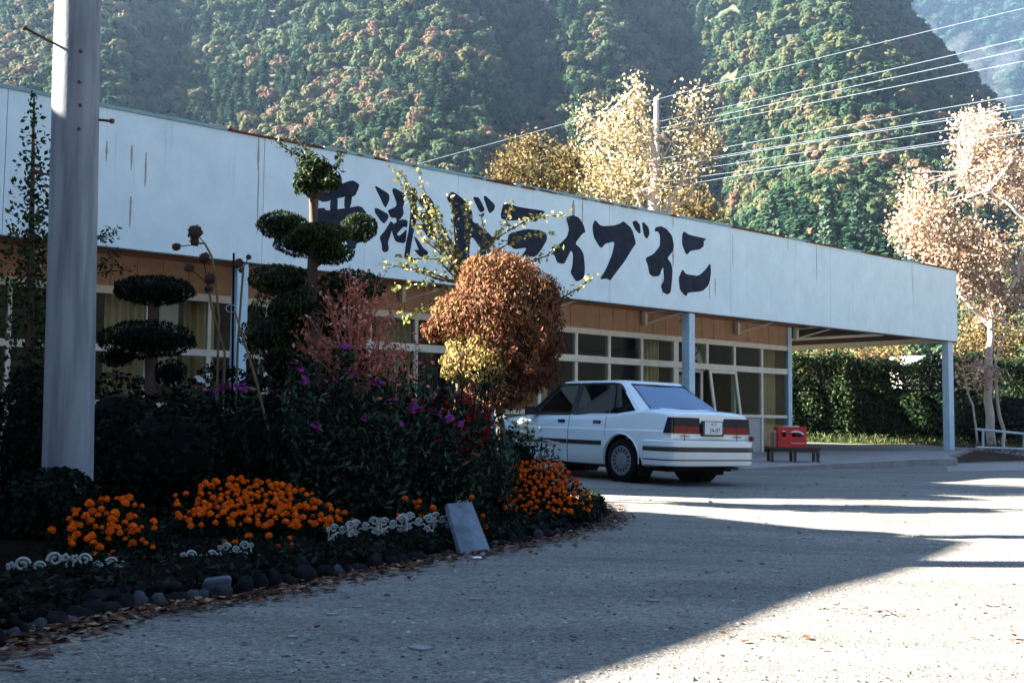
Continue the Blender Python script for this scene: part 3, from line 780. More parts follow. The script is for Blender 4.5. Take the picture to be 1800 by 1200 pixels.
cab = cabin().build('roof_and_pillars', m_car, car, None, fix=True)
inner = cabin(.045, .03); inner.v = [Vector((v.x, v.y, v.z if v.z > .85 else .70)) for v in inner.v]
inner = inner.build('c', m_car, None, fix=True)
F_W = [(2.02, .895), (2.90, .885), (2.88, .93), (2.47, 1.285), (2.40, 1.310), (2.03, 1.315)]
R_W = [(1.955, .895), (1.965, 1.315), (1.32, 1.315), (1.22, 1.305), (1.16, 1.280), (.75, .955), (.735, .925), (.77, .905)]
def prism(poly, y0, y1):
    m = MB(); m.extr([Vector((x, y0, z)) for x, z in poly], (0, y1 - y0, 0)); return m.build('c', m_car, None, fix=True)
cuts = [inner, prism(F_W, -1, 1), prism(R_W, -1, 1)]
c = MB(); c.extr([Vector((0, -.60, .99)), Vector((0, .60, .99)), Vector((0, .49, 1.305)), Vector((0, -.49, 1.305))], (1.3, 0, 0)); cuts.append(c.build('c', m_car, None, fix=True))
c = MB(); c.extr([Vector((2.2, -.65, .90)), Vector((2.2, .65, .90)), Vector((2.2, .50, 1.30)), Vector((2.2, -.50, 1.30))], (1.5, 0, 0)); cuts.append(c.build('c', m_car, None, fix=True))
boolean(cab, cuts)
for p in cab.data.polygons: p.use_smooth = True
cab.data.set_sharp_from_angle(angle=radians(24))
def side_y(x, z):
    yb = interp(x, basel[2:10]); yt = interp(x, topl[2:10]); u = (z - .885) / .44
    # the ring points are joined in order; sides lean in between sill and rail
    return lerp(.757 - max(0, .95 - x) * .25, .583 - max(0, 1.35 - x) * .16, u)
for s in (1, -1):
    for poly, nm in ((F_W, 'front_side_window'), (R_W, 'rear_side_window')):
        g = MB(); g.extr([Vector((x, s * (side_y(x, z) - .012), z)) for x, z in poly], (0, -s * .004, 0)); cb(g, nm, m_cg)
        cx = sum(q[0] for q in poly) / len(poly); cz = sum(q[1] for q in poly) / len(poly)
        tr = MB(); pl = [Vector((cx + (x - cx) * 1.015, s * (side_y(x, z) + .004), cz + (z - cz) * 1.03)) for x, z in poly]; tr.tube(pl + pl[:2], .013, 6); cb(tr, 'window_trim', m_trim)
    bp_ = MB(); bp_.extr([Vector((x, s * (side_y(x, z) + .004), z)) for x, z in [(1.95, .89), (2.03, .89), (2.04, 1.32), (1.96, 1.32)]], (0, -s * .01, 0)); cb(bp_, 'door_pillar', m_trim)
    dv = MB(); dv.tube([Vector((1.22, s * side_y(1.22, .90), .90)), Vector((1.30, s * side_y(1.3, 1.3), 1.30))], .012, 6); cb(dv, 'window_divider', m_trim)
def quad_glass(pts, nm, mat, off):
    g = MB(); g.extr([Vector(p) for p in pts], off); return cb(g, nm, mat)
def rearx(z): return lerp(.505, 1.072, (z - .965) / .36)
quad_glass([(rearx(.97) + .012, -.635, .97), (rearx(.97) + .012, .635, .97), (rearx(1.322) + .012, .50, 1.322), (rearx(1.322) + .012, -.50, 1.322)], 'rear_window', m_rg, (.004, 0, .0))
pl = [Vector((rearx(z) + dx, y, z)) for y, z, dx in [(-.61, .985, .04), (0, .985, -.002), (.61, .985, .04), (.50, 1.31, .01), (0, 1.31, -.002), (-.50, 1.31, .01)]]
tr = MB(); tr.tube(pl + pl[:2], .011, 6); cb(tr, 'rear_window_seal', m_trim)
quad_glass([(3.11, -.66, .89), (3.11, .66, .89), (2.53, .50, 1.32), (2.53, -.50, 1.32)], 'windscreen', m_cg, (-.004, 0, 0))
# interior
it = MB(); it.box(.75, 2.95, -.66, .66, .66, .72); cb(it, 'cabin_floor', m_seat)
for y in (.36, -.36):
    st = MB(); st.obox((1.95, y, .98), (.07, 0, -.012), (0, .23, 0), (-.04, 0, .2)); st.obox((1.88, y, 1.235), (.035, 0, 0), (0, .11, 0), (0, 0, .07)); cb(st, 'front_seat', m_seat)
st = MB(); st.obox((1.02, 0, .92), (.07, 0, 0), (0, .6, 0), (-.05, 0, .14)); st.box(.55, .98, -.62, .62, .93, .96); cb(st, 'rear_seat', m_seat)
wh = MB(); wh.tube([Vector((2.50, -.36 + .17 * cos(a), 1.0 + .17 * sin(a))) for a in [x * .5 for x in range(14)]], .014, 6); cb(wh, 'steering_wheel', m_trim)
# wheels and wells
for (x, z) in AX:
    for s in (1, -1):
        w = MB(); w.lathe((x, s * .50, z + .01), (0, s, 0), [(0, .02), (0, .333), (.28, .333)], 28); cb(w, 'wheel_well', m_blk)
        we = bpy.data.objects.new('wheel', None); COL.objects.link(we); we.parent = car; we.location = (x, s * .715, z)
        t = MB(); t.lathe((0, -s * .085, 0), (0, s, 0), [(0, .19), (.0, .255), (.015, .278), (.04, .285), (.13, .285), (.155, .278), (.17, .255), (.172, .20), (.15, .19)], 36); ty = t.build('tyre', m_blk, None, 40); ty.parent = we
        h = MB(); h.lathe((0, s * .066, 0), (0, s, 0), [(-.02, .198), (.012, .196), (.016, .175), (.006, .168), (.010, .10), (.022, .085), (.024, .035), (.028, .03), (.028, .001)], 36); hc = h.build('hubcap', m_hub, None, 35); hc.parent = we
        sl = MB()
        for k in range(16):
            a = 2 * pi * k / 16; d = Vector((cos(a), 0, sin(a))); e_ = Vector((-sin(a), 0, cos(a)))
            sl.obox(d * .135 + Vector((0, s * .0745, 0)), d * .026, e_ * .009, Vector((0, .004, 0)))
        so = sl.build('hubcap_slots', m_blk, None); so.parent = we; so['kind'] = 'stuff'
        lip = MB(); lip.tube([Vector((x + .345 * cos(a), s * (interp(x + .345 * cos(a), wid) + .001), z + .01 + .345 * sin(a))) for a in [lerp(-.12, pi + .12, k / 20) for k in range(21)]], .011, 6); cb(lip, 'arch_lip', m_car, smooth=60)
# flank details
for s in (1, -1):
    for (x0, x1) in ((1.31, 2.00), (2.03, 3.0), (3.72, 3.95)):
        n = 6; sd = MB()
        for i in range(n):
            a, c2 = lerp(x0, x1, i / n), lerp(x0, x1, (i + 1) / n)
            ya, yb2 = interp(a, wid), interp(c2, wid)
            sd.add([(a, s * ya, .475), (c2, s * yb2, .475), (c2, s * (yb2 + .014), .48), (a, s * (ya + .014), .48), (a, s * ya, .535), (c2, s * yb2, .535), (c2, s * (yb2 + .014), .53), (a, s * (ya + .014), .53)],
                   [(0, 1, 2, 3), (4, 7, 6, 5), (3, 2, 6, 7), (0, 3, 7, 4), (1, 5, 6, 2)])
        cb(sd, 'side_moulding', m_trim, fix=True)
    for x, zt in ((2.01, .865), (1.25, .87), (3.0, .85)):
        g = MB()
        zz = [.24, .35, .50, .66, .72, .79, zt] if x != 1.25 else [.60, .66, .72, .79, zt]
        pts = []
        for z in zz:
            w0 = interp(x, wid); ztp = interp(x, top)
            y = w0 * (1.0 if z < .69 else lerp(.988, .975, (z - .7) / .1) if z < .8 else lerp(.975, .940, (z - .8) / .13)) if z > .3 else w0 * .985
            pts.append(Vector((x - (.12 * max(0, .66 - z) if x == 1.25 else 0), s * (y + .0008), z)))
        g.tube(pts, .0045, 4); cb(g, 'door_gap', m_seam)
    for x in (1.42, 2.17):
        h = MB(); h.obox((x, s * (interp(x, wid) * .975 + .004), .785), (.075, 0, 0), (0, .006, 0), (0, 0, .022)); hh = cb(h, 'door_handle', m_trim)
        h = MB(); h.obox((x - .005, s * (interp(x, wid) * .975 + .012), .785), (.045, 0, 0), (0, .004, 0), (0, 0, .012)); h.build('handle_lever', m_chrome if x < 2 else m_trim, hh)
    mr = MB(); mr.obox((2.78, s * .86, .925), (.045, s * .01, 0), (0, .085, 0), (0, 0, .058)); mr.obox((2.80, s * .765, .895), (.03, 0, 0), (0, .03, 0), (0, 0, .02)); cb(mr, 'door_mirror', m_trim)
    cl = MB(); cl.tube([Vector((x, s * (interp(x, wid) * .9875 + .001), .692)) for x in [.15, .3, .6, .9, 1.3, 1.7, 2.2, 2.7, 3.2, 3.6, 3.9]], .004, 4); cb(cl, 'crease_line', m_seam)
# rear face
XR = .066
def rb(y0, y1, z0, z1, d=.012, x=XR, lean=0.0):
    m = MB(); m.extr([Vector((x - d + lean * 0, y0, z0)), Vector((x - d, y1, z0)), Vector((x - d + .012, y1, z1)), Vector((x - d + .012, y0, z1))], (d + .01, 0, 0)); return m
rc = rb(-.705, .705, .665, .875, .004); cb(rc, 'lamp_backing', m_lampd, fix=True)
for s in (1, -1):
    for (a, c2) in ((.235, .47), (.475, .705)):
        lm = cb(rb(s * a, s * c2, .765, .872, .014), 'smoked_lens', m_lampd, fix=True)
        lm = cb(rb(s * a, s * c2, .668, .762, .016), 'tail_lamp', m_lampr, fix=True)
    sl = MB(); yw = [(.075, .742), (.16, .775)]
    sl.extr([Vector((.066, s * .706, .668)), Vector((.068, s * .752, .668)), Vector((.17, s * .790, .668)), Vector((.12, s * .760, .872)), Vector((.074, s * .737, .872)), Vector((.070, s * .706, .872))], (-.006, s * .006, 0)); cb(sl, 'side_lens', m_lampd, fix=True)
gp_ = MB(); gp_.box(.060, .064, -.722, .722, .592, .596); cb(gp_, 'boot_gap', m_seam)
for s in (1, -1):
    gg = MB(); gg.box(.061, .0665, s * .50 - .003, s * .50 + .003, .50, .664); cb(gg, 'boot_gap', m_seam)
fr_ = MB(); fr_.box(.030, .062, -.20, .20, .635, .835); pf = cb(fr_, 'plate_frame', m_trim)
pt_ = MB(); pt_.box(.026, .031, -.165, .165, .660, .825); plate = cb(pt_, 'number_plate', m_plate)
def text(s, size, M_, mat, name, parent, ext=.0012):
    cu = bpy.data.curves.new(name, 'FONT'); cu.body = s; cu.size = size; cu.extrude = ext; cu.align_x = 'CENTER'; cu.align_y = 'CENTER'
    ob = bpy.data.objects.new(name, cu); me = bpy.data.meshes.new_from_object(ob)
    bpy.data.objects.remove(ob); me.materials.clear(); me.materials.append(mat)
    o = bpy.data.objects.new(name, me); COL.objects.link(o); o.parent = parent; o.matrix_local = M_
    return o
def rear_m(x, y, z):     # text facing -X of the car, reading left to right = from +Y to -Y
    m = Matrix(((0, 0, -1, x), (-1, 0, 0, y), (0, 1, 0, z), (0, 0, 0, 1))); return m
text('34-07', .088, rear_m(.0245, -.02, .712), m_green, 'plate_number', plate)
text('56 . 5', .045, rear_m(.0245, 0, .792), m_green, 'plate_number', plate)
text('COROLLA', .038, rear_m(.0600, .50, .632), m_badge, 'badge', car)
text('SE SALOON', .034, rear_m(.0600, -.50, .632), m_badge, 'badge', car)
# bumper: plan outline wrapping to the flanks
def bumper(z0, z1, grow, mat, name, x_end=.50, sx=1):
    out = [(.50, .80), (.30, .808), (.15, .80), (.06, .775), (.0, .71), (-.025, .55), (-.035, .3), (-.038, 0)]
    out = [(x, y) for x, y in out if x <= x_end]
    full = out + [(x, -y) for x, y in out[-2::-1]]
    m = MB(); n = len(full)
    vs = []
    for (dz, g) in ((z0, grow - .012), (z0 + .012, grow), (z1 - .012, grow), (z1, grow - .012)):
        for (x, y) in full:
            k = 1 + g / .8; vs.append((x - g if x < .1 else x, y * k, dz))
    inn = []
    for dz in (z0, z1):
        for (x, y) in full: inn.append((x + .08, y * .90, dz))
    vs += inn
    fs = []
    for r in range(3):
        for i in range(n - 1): fs.append((r * n + i, r * n + i + 1, (r + 1) * n + i + 1, (r + 1) * n + i))
    for i in range(n - 1):
        fs.append((4 * n + i, 4 * n + i + 1, i + 1, i)); fs.append((3 * n + i, 3 * n + i + 1, 5 * n + i + 1, 5 * n + i))
    m.add(vs, fs); return cb(m, name, mat, smooth=40, fix=True)
bumper(.25, .445, .012, m_car, 'rear_bumper'); bumper(.435, .492, .024, m_trim, 'bumper_strip'); bumper(.487, .575, .010, m_car, 'bumper_top')
bumper(.325, .332, .0135, m_seam, 'bumper_groove')
# front bumper and lamps (seen from the side only)
fb = MB(); fb.extr([Vector((3.75, .79, .25)), Vector((4.05, .72, .25)), Vector((4.14, .45, .25)), Vector((4.16, 0, .25)), Vector((4.14, -.45, .25)), Vector((4.05, -.72, .25)), Vector((3.75, -.79, .25))], (0, 0, .28)); cb(fb, 'front_bumper', m_car, fix=True)
for s in (1, -1):
    hl = MB(); hl.box(4.04, 4.075, s * .38 - .02 if s > 0 else -.66, .66 if s > 0 else -.36, .56, .69); cb(hl, 'headlight', m_chrome)
rf = MB(); rf.box(.0, .055, -.775, -.735, .585, .645); cb(rf, 'side_reflector', m_lampr)
ex = MB(); ex.tube([Vector((.6, -.42, .24)), Vector((.15, -.44, .23)), Vector((-.03, -.45, .215))], .022, 10); cb(ex, 'exhaust_pipe', m_hub)
ub = MB(); ub.box(.25, 3.9, -.6, .6, .17, .26); ub.box(.20, .55, -.5, .5, .20, .36); cb(ub, 'underbody', m_blk)
for s in (1, -1):
    mf = MB(); mf.box(.565, .575, s * .72 - .09, s * .72 + .09, .10, .34); cb(mf, 'mud_flap', m_blk)
ww = MB(); ww.tube([Vector((3.0, .3, .955)), Vector((2.86, -.2, 1.04))], .007, 5); cb(ww, 'wiper', m_trim)
car.matrix_world = CARM
# ================================================================== HILLS
def vnoise(x, y, s):
    r = np.sin(x * 12.9898 + y * 78.233 + s) * 43758.5453; return r - np.floor(r)
def snoise(x, y, seed=0):
    xi = np.floor(x); yi = np.floor(y); xf = x - xi; yf = y - yi
    u = xf * xf * (3 - 2 * xf); v = yf * yf * (3 - 2 * yf)
    a = vnoise(xi, yi, seed); b_ = vnoise(xi + 1, yi, seed); c = vnoise(xi, yi + 1, seed); d = vnoise(xi + 1, yi + 1, seed)
    return (a * (1 - u) + b_ * u) * (1 - v) + (c * (1 - u) + d * u) * v
def fbm(x, y, seed=0, o=4):
    s = 0; a = .5
    for k in range(o): s = s + a * snoise(x * 2 ** k, y * 2 ** k, seed + k * 7); a *= .5
    return s
PR_V = [-1600, -900, -500, -200, -20, 130, 200, 258, 420, 600, 745, 830, 895, 975, 1060, 1195, 1330, 1450, 1560, 1700, 1850, 2100, 2600, 3400]
PR_H = [.3, .6, .2, .7, .95, 1.05, .92, .40, .5, .75, 1.0, .78, -.10, .5, .28, -.5, .5, 1.0, .75, .35, -.3, -1.0, -1.6, -2.0]
SH_V = [-1600, 1195, 1300, 1600, 3400]
def hill_z(x, y):
    """front mountain: slope rising away from the valley, cut by gullies between spurs"""
    v = 900 + 1900 * x / np.maximum(y, 60)
    bend = (450 - y) * .16 * np.sin(v / 330.0 + .6) + 22 * np.sin(y / 55.0) + 30 * (fbm(x / 90, y / 90, 3) - .5)
    prof = np.interp(v + bend, PR_V, PR_H)
    base = np.interp(y, [70, 110, 200, 300, 420, 560, 640, 800, 1000], [-2, 5, 34, 86, 160, 262, 285, 150, 0])
    cap = np.interp(v, [-2500, -300, 20, 120, 400, 1380, 1450, 1520, 1620, 1770, 2100, 2900], [.5, .70, .835, .96, 1.05, 1.04, .94, .80, .70, .60, .38, .2])
    amp = np.interp(y, [90, 200, 350, 600], [0, 12, 34, 50])
    mid = 1 + (cap - 1) * np.clip((y - 200) / 250, 0, 1)
    return base * mid + amp * prof + 9 * (fbm(x / 38, y / 38, 9) - .5) * np.clip((y - 90) / 80, 0, 1)
m_slope = pmat('forest_floor', (.03, .035, .018), .95, scale=.05, noise=.3)
def sheet(name, xa, ya, fn, mat, lab):
    X, Yy = np.meshgrid(xa, ya); Z = fn(X, Yy)
    v = np.stack([X, Yy, Z], 2).reshape(-1, 3); nx = len(xa); ny = len(ya)
    i = np.arange(nx - 1)[None] + (np.arange(ny - 1) * nx)[:, None]; i = i.reshape(-1)
    f = np.stack([i, i + 1, i + nx + 1, i + nx], 1)
    me = bpy.data.meshes.new(name); me.vertices.add(len(v)); me.vertices.foreach_set('co', v.reshape(-1).astype(np.float32))
    me.loops.add(len(f) * 4); me.loops.foreach_set('vertex_index', f.reshape(-1).astype(np.int32)); me.polygons.add(len(f))
    me.polygons.foreach_set('loop_start', np.arange(0, len(f) * 4, 4, dtype=np.int32)); me.update(calc_edges=True)
    me.polygons.foreach_set('use_smooth', np.ones(len(f), bool)); me.materials.append(mat)
    o = bpy.data.objects.new(name, me); COL.objects.link(o); o['kind'] = 'structure'; o['label'] = lab; return o
sheet('hillside', np.linspace(-335, 560, 130), np.concatenate([np.linspace(72, 640, 110), np.linspace(660, 1000, 14)]), hill_z, m_slope, 'steep wooded hillside behind the restaurant')
def far_z(x, y):
    s = np.interp(y, [1050, 1300, 1700, 2100], [-20, 240, 780, 500])
    return s * np.interp(x, [-800, 0, 300, 900, 1500], [.5, .8, 1.0, 1.15, .8]) + 140 * (fbm(x / 260, y / 260, 5) - .5)
m_far = pmat('far_forest', (.010, .016, .02), .95, scale=.02, noise=.4)
# the other side of the valley, behind the viewpoint and to the right
az = np.radians(np.linspace(44, 318, 60)); rr_ = np.array([240, 300, 380, 460, 520]); hh_ = np.array([-2, 40, 95, 140, 120])
A_, R_ = np.meshgrid(az, rr_); H_ = hh_[:, None] * (1 + .35 * (fbm(A_ * 4, R_ / 90, 13) - .4)) 
vv = [(float(r) * sin(a), float(r) * cos(a) - 10, float(h)) for r, a, h in zip(R_.reshape(-1), A_.reshape(-1), H_.reshape(-1))]; na_ = len(az)
m_opp = pmat('opposite_forest', (.010, .013, .008), .95, scale=.12, noise=.7)
mo = MB(); mo.add(vv, [(j * na_ + i, j * na_ + i + 1, (j + 1) * na_ + i + 1, (j + 1) * na_ + i) for j in range(len(rr_) - 1) for i in range(na_ - 1)])
o = mo.build('opposite_hills', m_opp, smooth=80); tag(o, 'wooded hills on the other sides of the valley', kind='structure')
sheet('far_mountain', np.linspace(-900, 1700, 90), np.linspace(1050, 2100, 60), far_z, m_far, 'dark blue far mountain at the upper right')

# crowns for the hillside woods, instanced as one mass
def crown_mesh(name, kind, seed, mat):
    r_ = np.random.default_rng(seed); V = []; Fc = []
    def quad(p, n, s):
        a = np.cross(n, r_.normal(size=3)); a /= np.linalg.norm(a) + 1e-6; b_ = np.cross(n, a); k = len(V)
        for (i, j) in ((-1, -.8), (.9, -1), (1, .8), (-.8, 1)): V.append(p + (a * i + b_ * j) * s * r_.uniform(.7, 1.2) + n * r_.uniform(-.3, .3) * s)
        Fc.append((k, k + 1, k + 2, k + 3))
    if kind == 'round':
        lobes = [(np.array([r_.uniform(-.28, .28), r_.uniform(-.28, .28), r_.uniform(.42, .95)]), r_.uniform(.20, .36)) for _ in range(9)]
        for c, rr in lobes:
            for _ in range(44):
                d = r_.normal(size=3); d /= np.linalg.norm(d); d[2] = abs(d[2]) * .9 + d[2] * .1 if r_.random() < .6 else d[2]
                quad(c + d * rr * r_.uniform(.8, 1.12) * np.array([1, 1, .8]), d, .058)
        for c, rr in lobes:      # inner mass
            k = len(V); n = 7
            for j in range(5):
                ph = pi * j / 4
                for i in range(n):
                    an = 2 * pi * i / n; V.append(c + rr * .72 * np.array([sin(ph) * cos(an), sin(ph) * sin(an), cos(ph)]))
            for j in range(4):
                for i in range(n): Fc.append((k + j * n + i, k + (j + 1) * n + i, k + (j + 1) * n + (i + 1) % n, k + j * n + (i + 1) % n))
    else:
        for lv in range(13):
            z = .12 + lv / 13 * .95; R = .36 * (1 - lv / 13.5) ** .8 + .02
            n = max(5, int(20 * R / .36))
            for i in range(n):
                an = 2 * pi * (i + r_.random()) / n; d = np.array([cos(an), sin(an), -.35]); d /= np.linalg.norm(d)
                quad(np.array([cos(an) * R * r_.uniform(.6, 1.05), sin(an) * R * r_.uniform(.6, 1.05), z + r_.uniform(-.04, .04)]), np.array([cos(an) * .5, sin(an) * .5, .8]), .075)
        k = len(V)
        for j, (z, R) in enumerate([(.1, .2), (.5, .15), (1.02, .01)]):
            for i in range(7): V.append(np.array([R * cos(2 * pi * i / 7), R * sin(2 * pi * i / 7), z]))
        for j in range(2):
            for i in range(7): Fc.append((k + j * 7 + i, k + j * 7 + (i + 1) % 7, k + (j + 1) * 7 + (i + 1) % 7, k + (j + 1) * 7 + i))
    me = bpy.data.meshes.new(name); me.from_pydata([tuple(p) for p in V], [], Fc); me.materials.append(mat)
    return bpy.data.objects.new(name, me), me
m_wood = leaf_mat('hill_foliage', [(0, (.010, .032, .020)), (.22, (.024, .052, .026)), (.42, (.050, .074, .034)), (.55, (.078, .084, .036)), (.68, (.100, .090, .050)), (.80, (.115, .082, .050)), (.92, (.120, .068, .046)), (1, (.14, .11, .08))], trans=0.2, attr='tint', inst=True, rough=.8)
kinds = [crown_mesh('crown_a', 'round', 1, m_wood)[0], crown_mesh('crown_b', 'round', 2, m_wood)[0], crown_mesh('crown_c', 'round', 5, m_wood)[0], crown_mesh('crown_d', 'cone', 3, m_wood)[0], crown_mesh('crown_e', 'cone', 4, m_wood)[0]]
def woods(name, P, scale, tint, kind, lab):
    me = bpy.data.meshes.new(name); me.vertices.add(len(P)); me.vertices.foreach_set('co', P.reshape(-1).astype(np.float32))
    for nm, tp, ar in (('scl', 'FLOAT', scale), ('tint', 'FLOAT', tint), ('knd', 'INT', kind), ('rot', 'FLOAT', rg.uniform(0, 6.28, len(P)))):
        a = me.attributes.new(nm, tp, 'POINT'); a.data.foreach_set('value', ar.astype(np.int32 if tp == 'INT' else np.float32))
    o = bpy.data.objects.new(name, me); COL.objects.link(o)
    ng = bpy.data.node_groups.new('plant_crowns', 'GeometryNodeTree')
    ng.interface.new_socket('Geometry', in_out='INPUT', socket_type='NodeSocketGeometry'); ng.interface.new_socket('Geometry', in_out='OUTPUT', socket_type='NodeSocketGeometry')
    N_ = ng.nodes; Lk = ng.links; gi = N_.new('NodeGroupInput'); go = N_.new('NodeGroupOutput')
    jn = N_.new('GeometryNodeGeometryToInstance')
    for kobj in kinds[::-1]:
        oi = N_.new('GeometryNodeObjectInfo'); oi.inputs['Object'].default_value = kobj; oi.inputs['As Instance'].default_value = True
        Lk.new(oi.outputs['Geometry'], jn.inputs[0])
    jj = N_.new('GeometryNodeJoinGeometry')
    for l in list(ng.links): ng.links.remove(l)
    for n_ in [n_ for n_ in N_ if n_.bl_idname == 'GeometryNodeObjectInfo']: Lk.new(n_.outputs['Geometry'], jj.inputs[0])
    N_.remove(jn)
    ip = N_.new('GeometryNodeInstanceOnPoints'); ip.inputs['Pick Instance'].default_value = True
    def na(nm, dt):
        a = N_.new('GeometryNodeInputNamedAttribute'); a.data_type = dt; a.inputs['Name'].default_value = nm; return a
    a1 = na('scl', 'FLOAT'); a2 = na('knd', 'INT'); a3 = na('rot', 'FLOAT')
    cx = N_.new('ShaderNodeCombineXYZ'); Lk.new(a3.outputs['Attribute'], cx.inputs[2])
    Lk.new(gi.outputs[0], ip.inputs['Points']); Lk.new(jj.outputs[0], ip.inputs['Instance']); Lk.new(a2.outputs['Attribute'], ip.inputs['Instance Index'])
    Lk.new(cx.outputs[0], ip.inputs['Rotation']); Lk.new(a1.outputs['Attribute'], ip.inputs['Scale']); Lk.new(ip.outputs[0], go.inputs[0])
    md = o.modifiers.new('crowns', 'NODES'); md.node_group = ng
    tag(o, lab, kind='stuff'); return o
n = 60000
Yc = 85 + (rg.random(n)) ** .75 * 560; Xc = rg.uniform(-.62, .66, n) * Yc
Zc_ = hill_z(Xc, Yc)
v = 900 + 1900 * Xc / Yc
spac = np.interp(Yc, [90, 250, 400, 640], [2.8, 3.7, 4.9, 6.5])
# thin out by a jittered grid so crowns do not pile up
key = (np.floor(Xc / (spac * .62)).astype(int) * 7919 + np.floor(Yc / (spac * .62)).astype(int)); _, ui = np.unique(key, return_index=True)
Xc, Yc, Zc_, v, spac = Xc[ui], Yc[ui], Zc_[ui], v[ui], spac[ui]
sc = spac * rg.uniform(.8, 1.5, len(Xc))
patch = fbm(Xc / 30, Yc / 34, 21); patch2 = fbm(Xc / 14, Yc / 14, 33)
con = (patch2 + .15 * rg.random(len(Xc)) > .60) | ((Yc < 175) & (v > 1230) & (v < 1600) & (rg.random(len(Xc)) < .8)) | ((Yc < 190) & (v > 560) & (v < 760) & (rg.random(len(Xc)) < .6))
kd = np.where(con, 3 + (rg.random(len(Xc)) < .5), (rg.random(len(Xc)) * 3).astype(int)).astype(int)
autumn = np.interp(patch, [.40, .50, .60], [.05, .35, .85]); autumn = np.where(v > 1230, autumn * .5, autumn * .8)
tint = np.where(con, rg.uniform(.02, .35, len(Xc)), np.where(rg.random(len(Xc)) < autumn, rg.uniform(.45, .95, len(Xc)), rg.uniform(.2, .6, len(Xc))))
sc = np.where(con, sc * 1.15, sc)
woods('hillside_woods', np.stack([Xc, Yc, Zc_ - sc * .12], 1), sc, tint, kd, 'mixed autumn woods covering the hillside')
n = 5200
Xf = rg.uniform(150, 1300, n); Yf = rg.uniform(1100, 1720, n); scf = rg.uniform(24, 40, n)
woods('far_woods', np.stack([Xf, Yf, far_z(Xf, Yf) - 3], 1), scf, rg.uniform(0, .12, n), (rg.random(n) * 5).astype(int), 'dark woods on the far mountain')

# thin drifting mist over the shoulder of the hill at the upper right
m_mist = bpy.data.materials.new('mist'); m_mist.use_nodes = True; nt = m_mist.node_tree; nt.nodes.remove(nt.nodes['Principled BSDF'])
mv = nt.nodes.new('ShaderNodeVolumePrincipled'); mv.inputs['Color'].default_value = (.9, .93, 1, 1); mv.inputs['Density'].default_value = .0026
nt.links.new(mv.outputs[0], nt.nodes['Material Output'].inputs['Volume'])
mi = MB()
for (px, py, rx, rz_, tilt) in [(1640, 95, 60, 9, -30), (1700, 130, 50, 12, -35), (1590, 70, 50, 6, -25), (1740, 160, 45, 14, -30), (1680, 80, 26, 16, 40), (1765, 110, 30, 22, 60), (1620, 60, 16, 22, 70), (1720, 100, 14, 26, 75), (1500, 45, 50, 7, -20)]:
    c = at(px, py, 760); k = 760 / 1900
    mi.ell(c, (rx * k, 22, rz_ * k), 12, 8, RND, .15, Matrix.Rotation(radians(-tilt), 3, 'Y'))
o = mi.build('mist', m_mist, smooth=90); tag(o, 'thin mist drifting over the far ridge at the upper right', kind='stuff')
# nearer cedars at the foot of the hill, one by one
m_cedar = leaf_mat('cedar_foliage', [(0, (.012, .03, .020)), (.6, (.03, .060, .040)), (1, (.07, .10, .06))], trans=.15)
m_bark = pmat('bark', (.065, .045, .032), .9, scale=6, noise=.35, bump=.4)
def cedar_proto(seed):
    r_ = np.random.default_rng(seed)
    root = empty('cedar_tree', (0, 0, 0), 'dark cedar at the foot of the hill', 'tree', 'dark cedars at the foot of the hill')
    t = MB(); t.tube([(0, 0, 0), (0, 0, 6), (0, 0, 11)], [.2, .12, .02], 6); t.build('trunk', m_bark, root)
    L = LM(); P = []; Nn = []
    for lv in range(30):
        z = 1.6 + lv / 30 * 9.8; R = 1.9 * (1 - (z - 1.6) / 10.2) ** .75 + .1
        for i in range(int(14 + 16 * R / 2)):
            an = r_.uniform(0, 6.28); k = r_.uniform(.45, 1.05); P.append((cos(an) * R * k, sin(an) * R * k, z + r_.uniform(-.2, .2) - .25 * k)); Nn.append((cos(an) * .5, sin(an) * .5, .7))
    L.leaves(P, .62, NR.uniform(0, 1, len(P)), N=np.array(Nn), aspect=.6)
    for j in range(6): L.shell((0, 0, 2.5 + j * 1.4), (1.2 * (1 - j / 7), 1.2 * (1 - j / 7), 1.1), 2, .3, 0.05)
    L.build('crown', m_cedar, root); return root
cpro = [cedar_proto(k) for k in range(3)]
spots = []
for k in range(34):
    Yk = RND.uniform(104, 150); px = RND.uniform(1245, 1620); x = (px - 900) / 1900 * Yk; spots.append((x, Yk))
for k in range(5):
    Yk = RND.uniform(110, 150); px = RND.uniform(560, 720); spots.append(((px - 900) / 1900 * Yk, Yk))
for k, (x, y) in enumerate(spots):
    o = cpro[k] if k < 3 else copy_tree(cpro[k % 3])
    z = float(hill_z(np.array([x]), np.array([y]))[0]) - .3; s = RND.uniform(.75, 1.15)
    o.location = (x, y, z); o.scale = (s, s, s * RND.uniform(.9, 1.1)); o.rotation_euler = (0, 0, RND.uniform(0, 6))

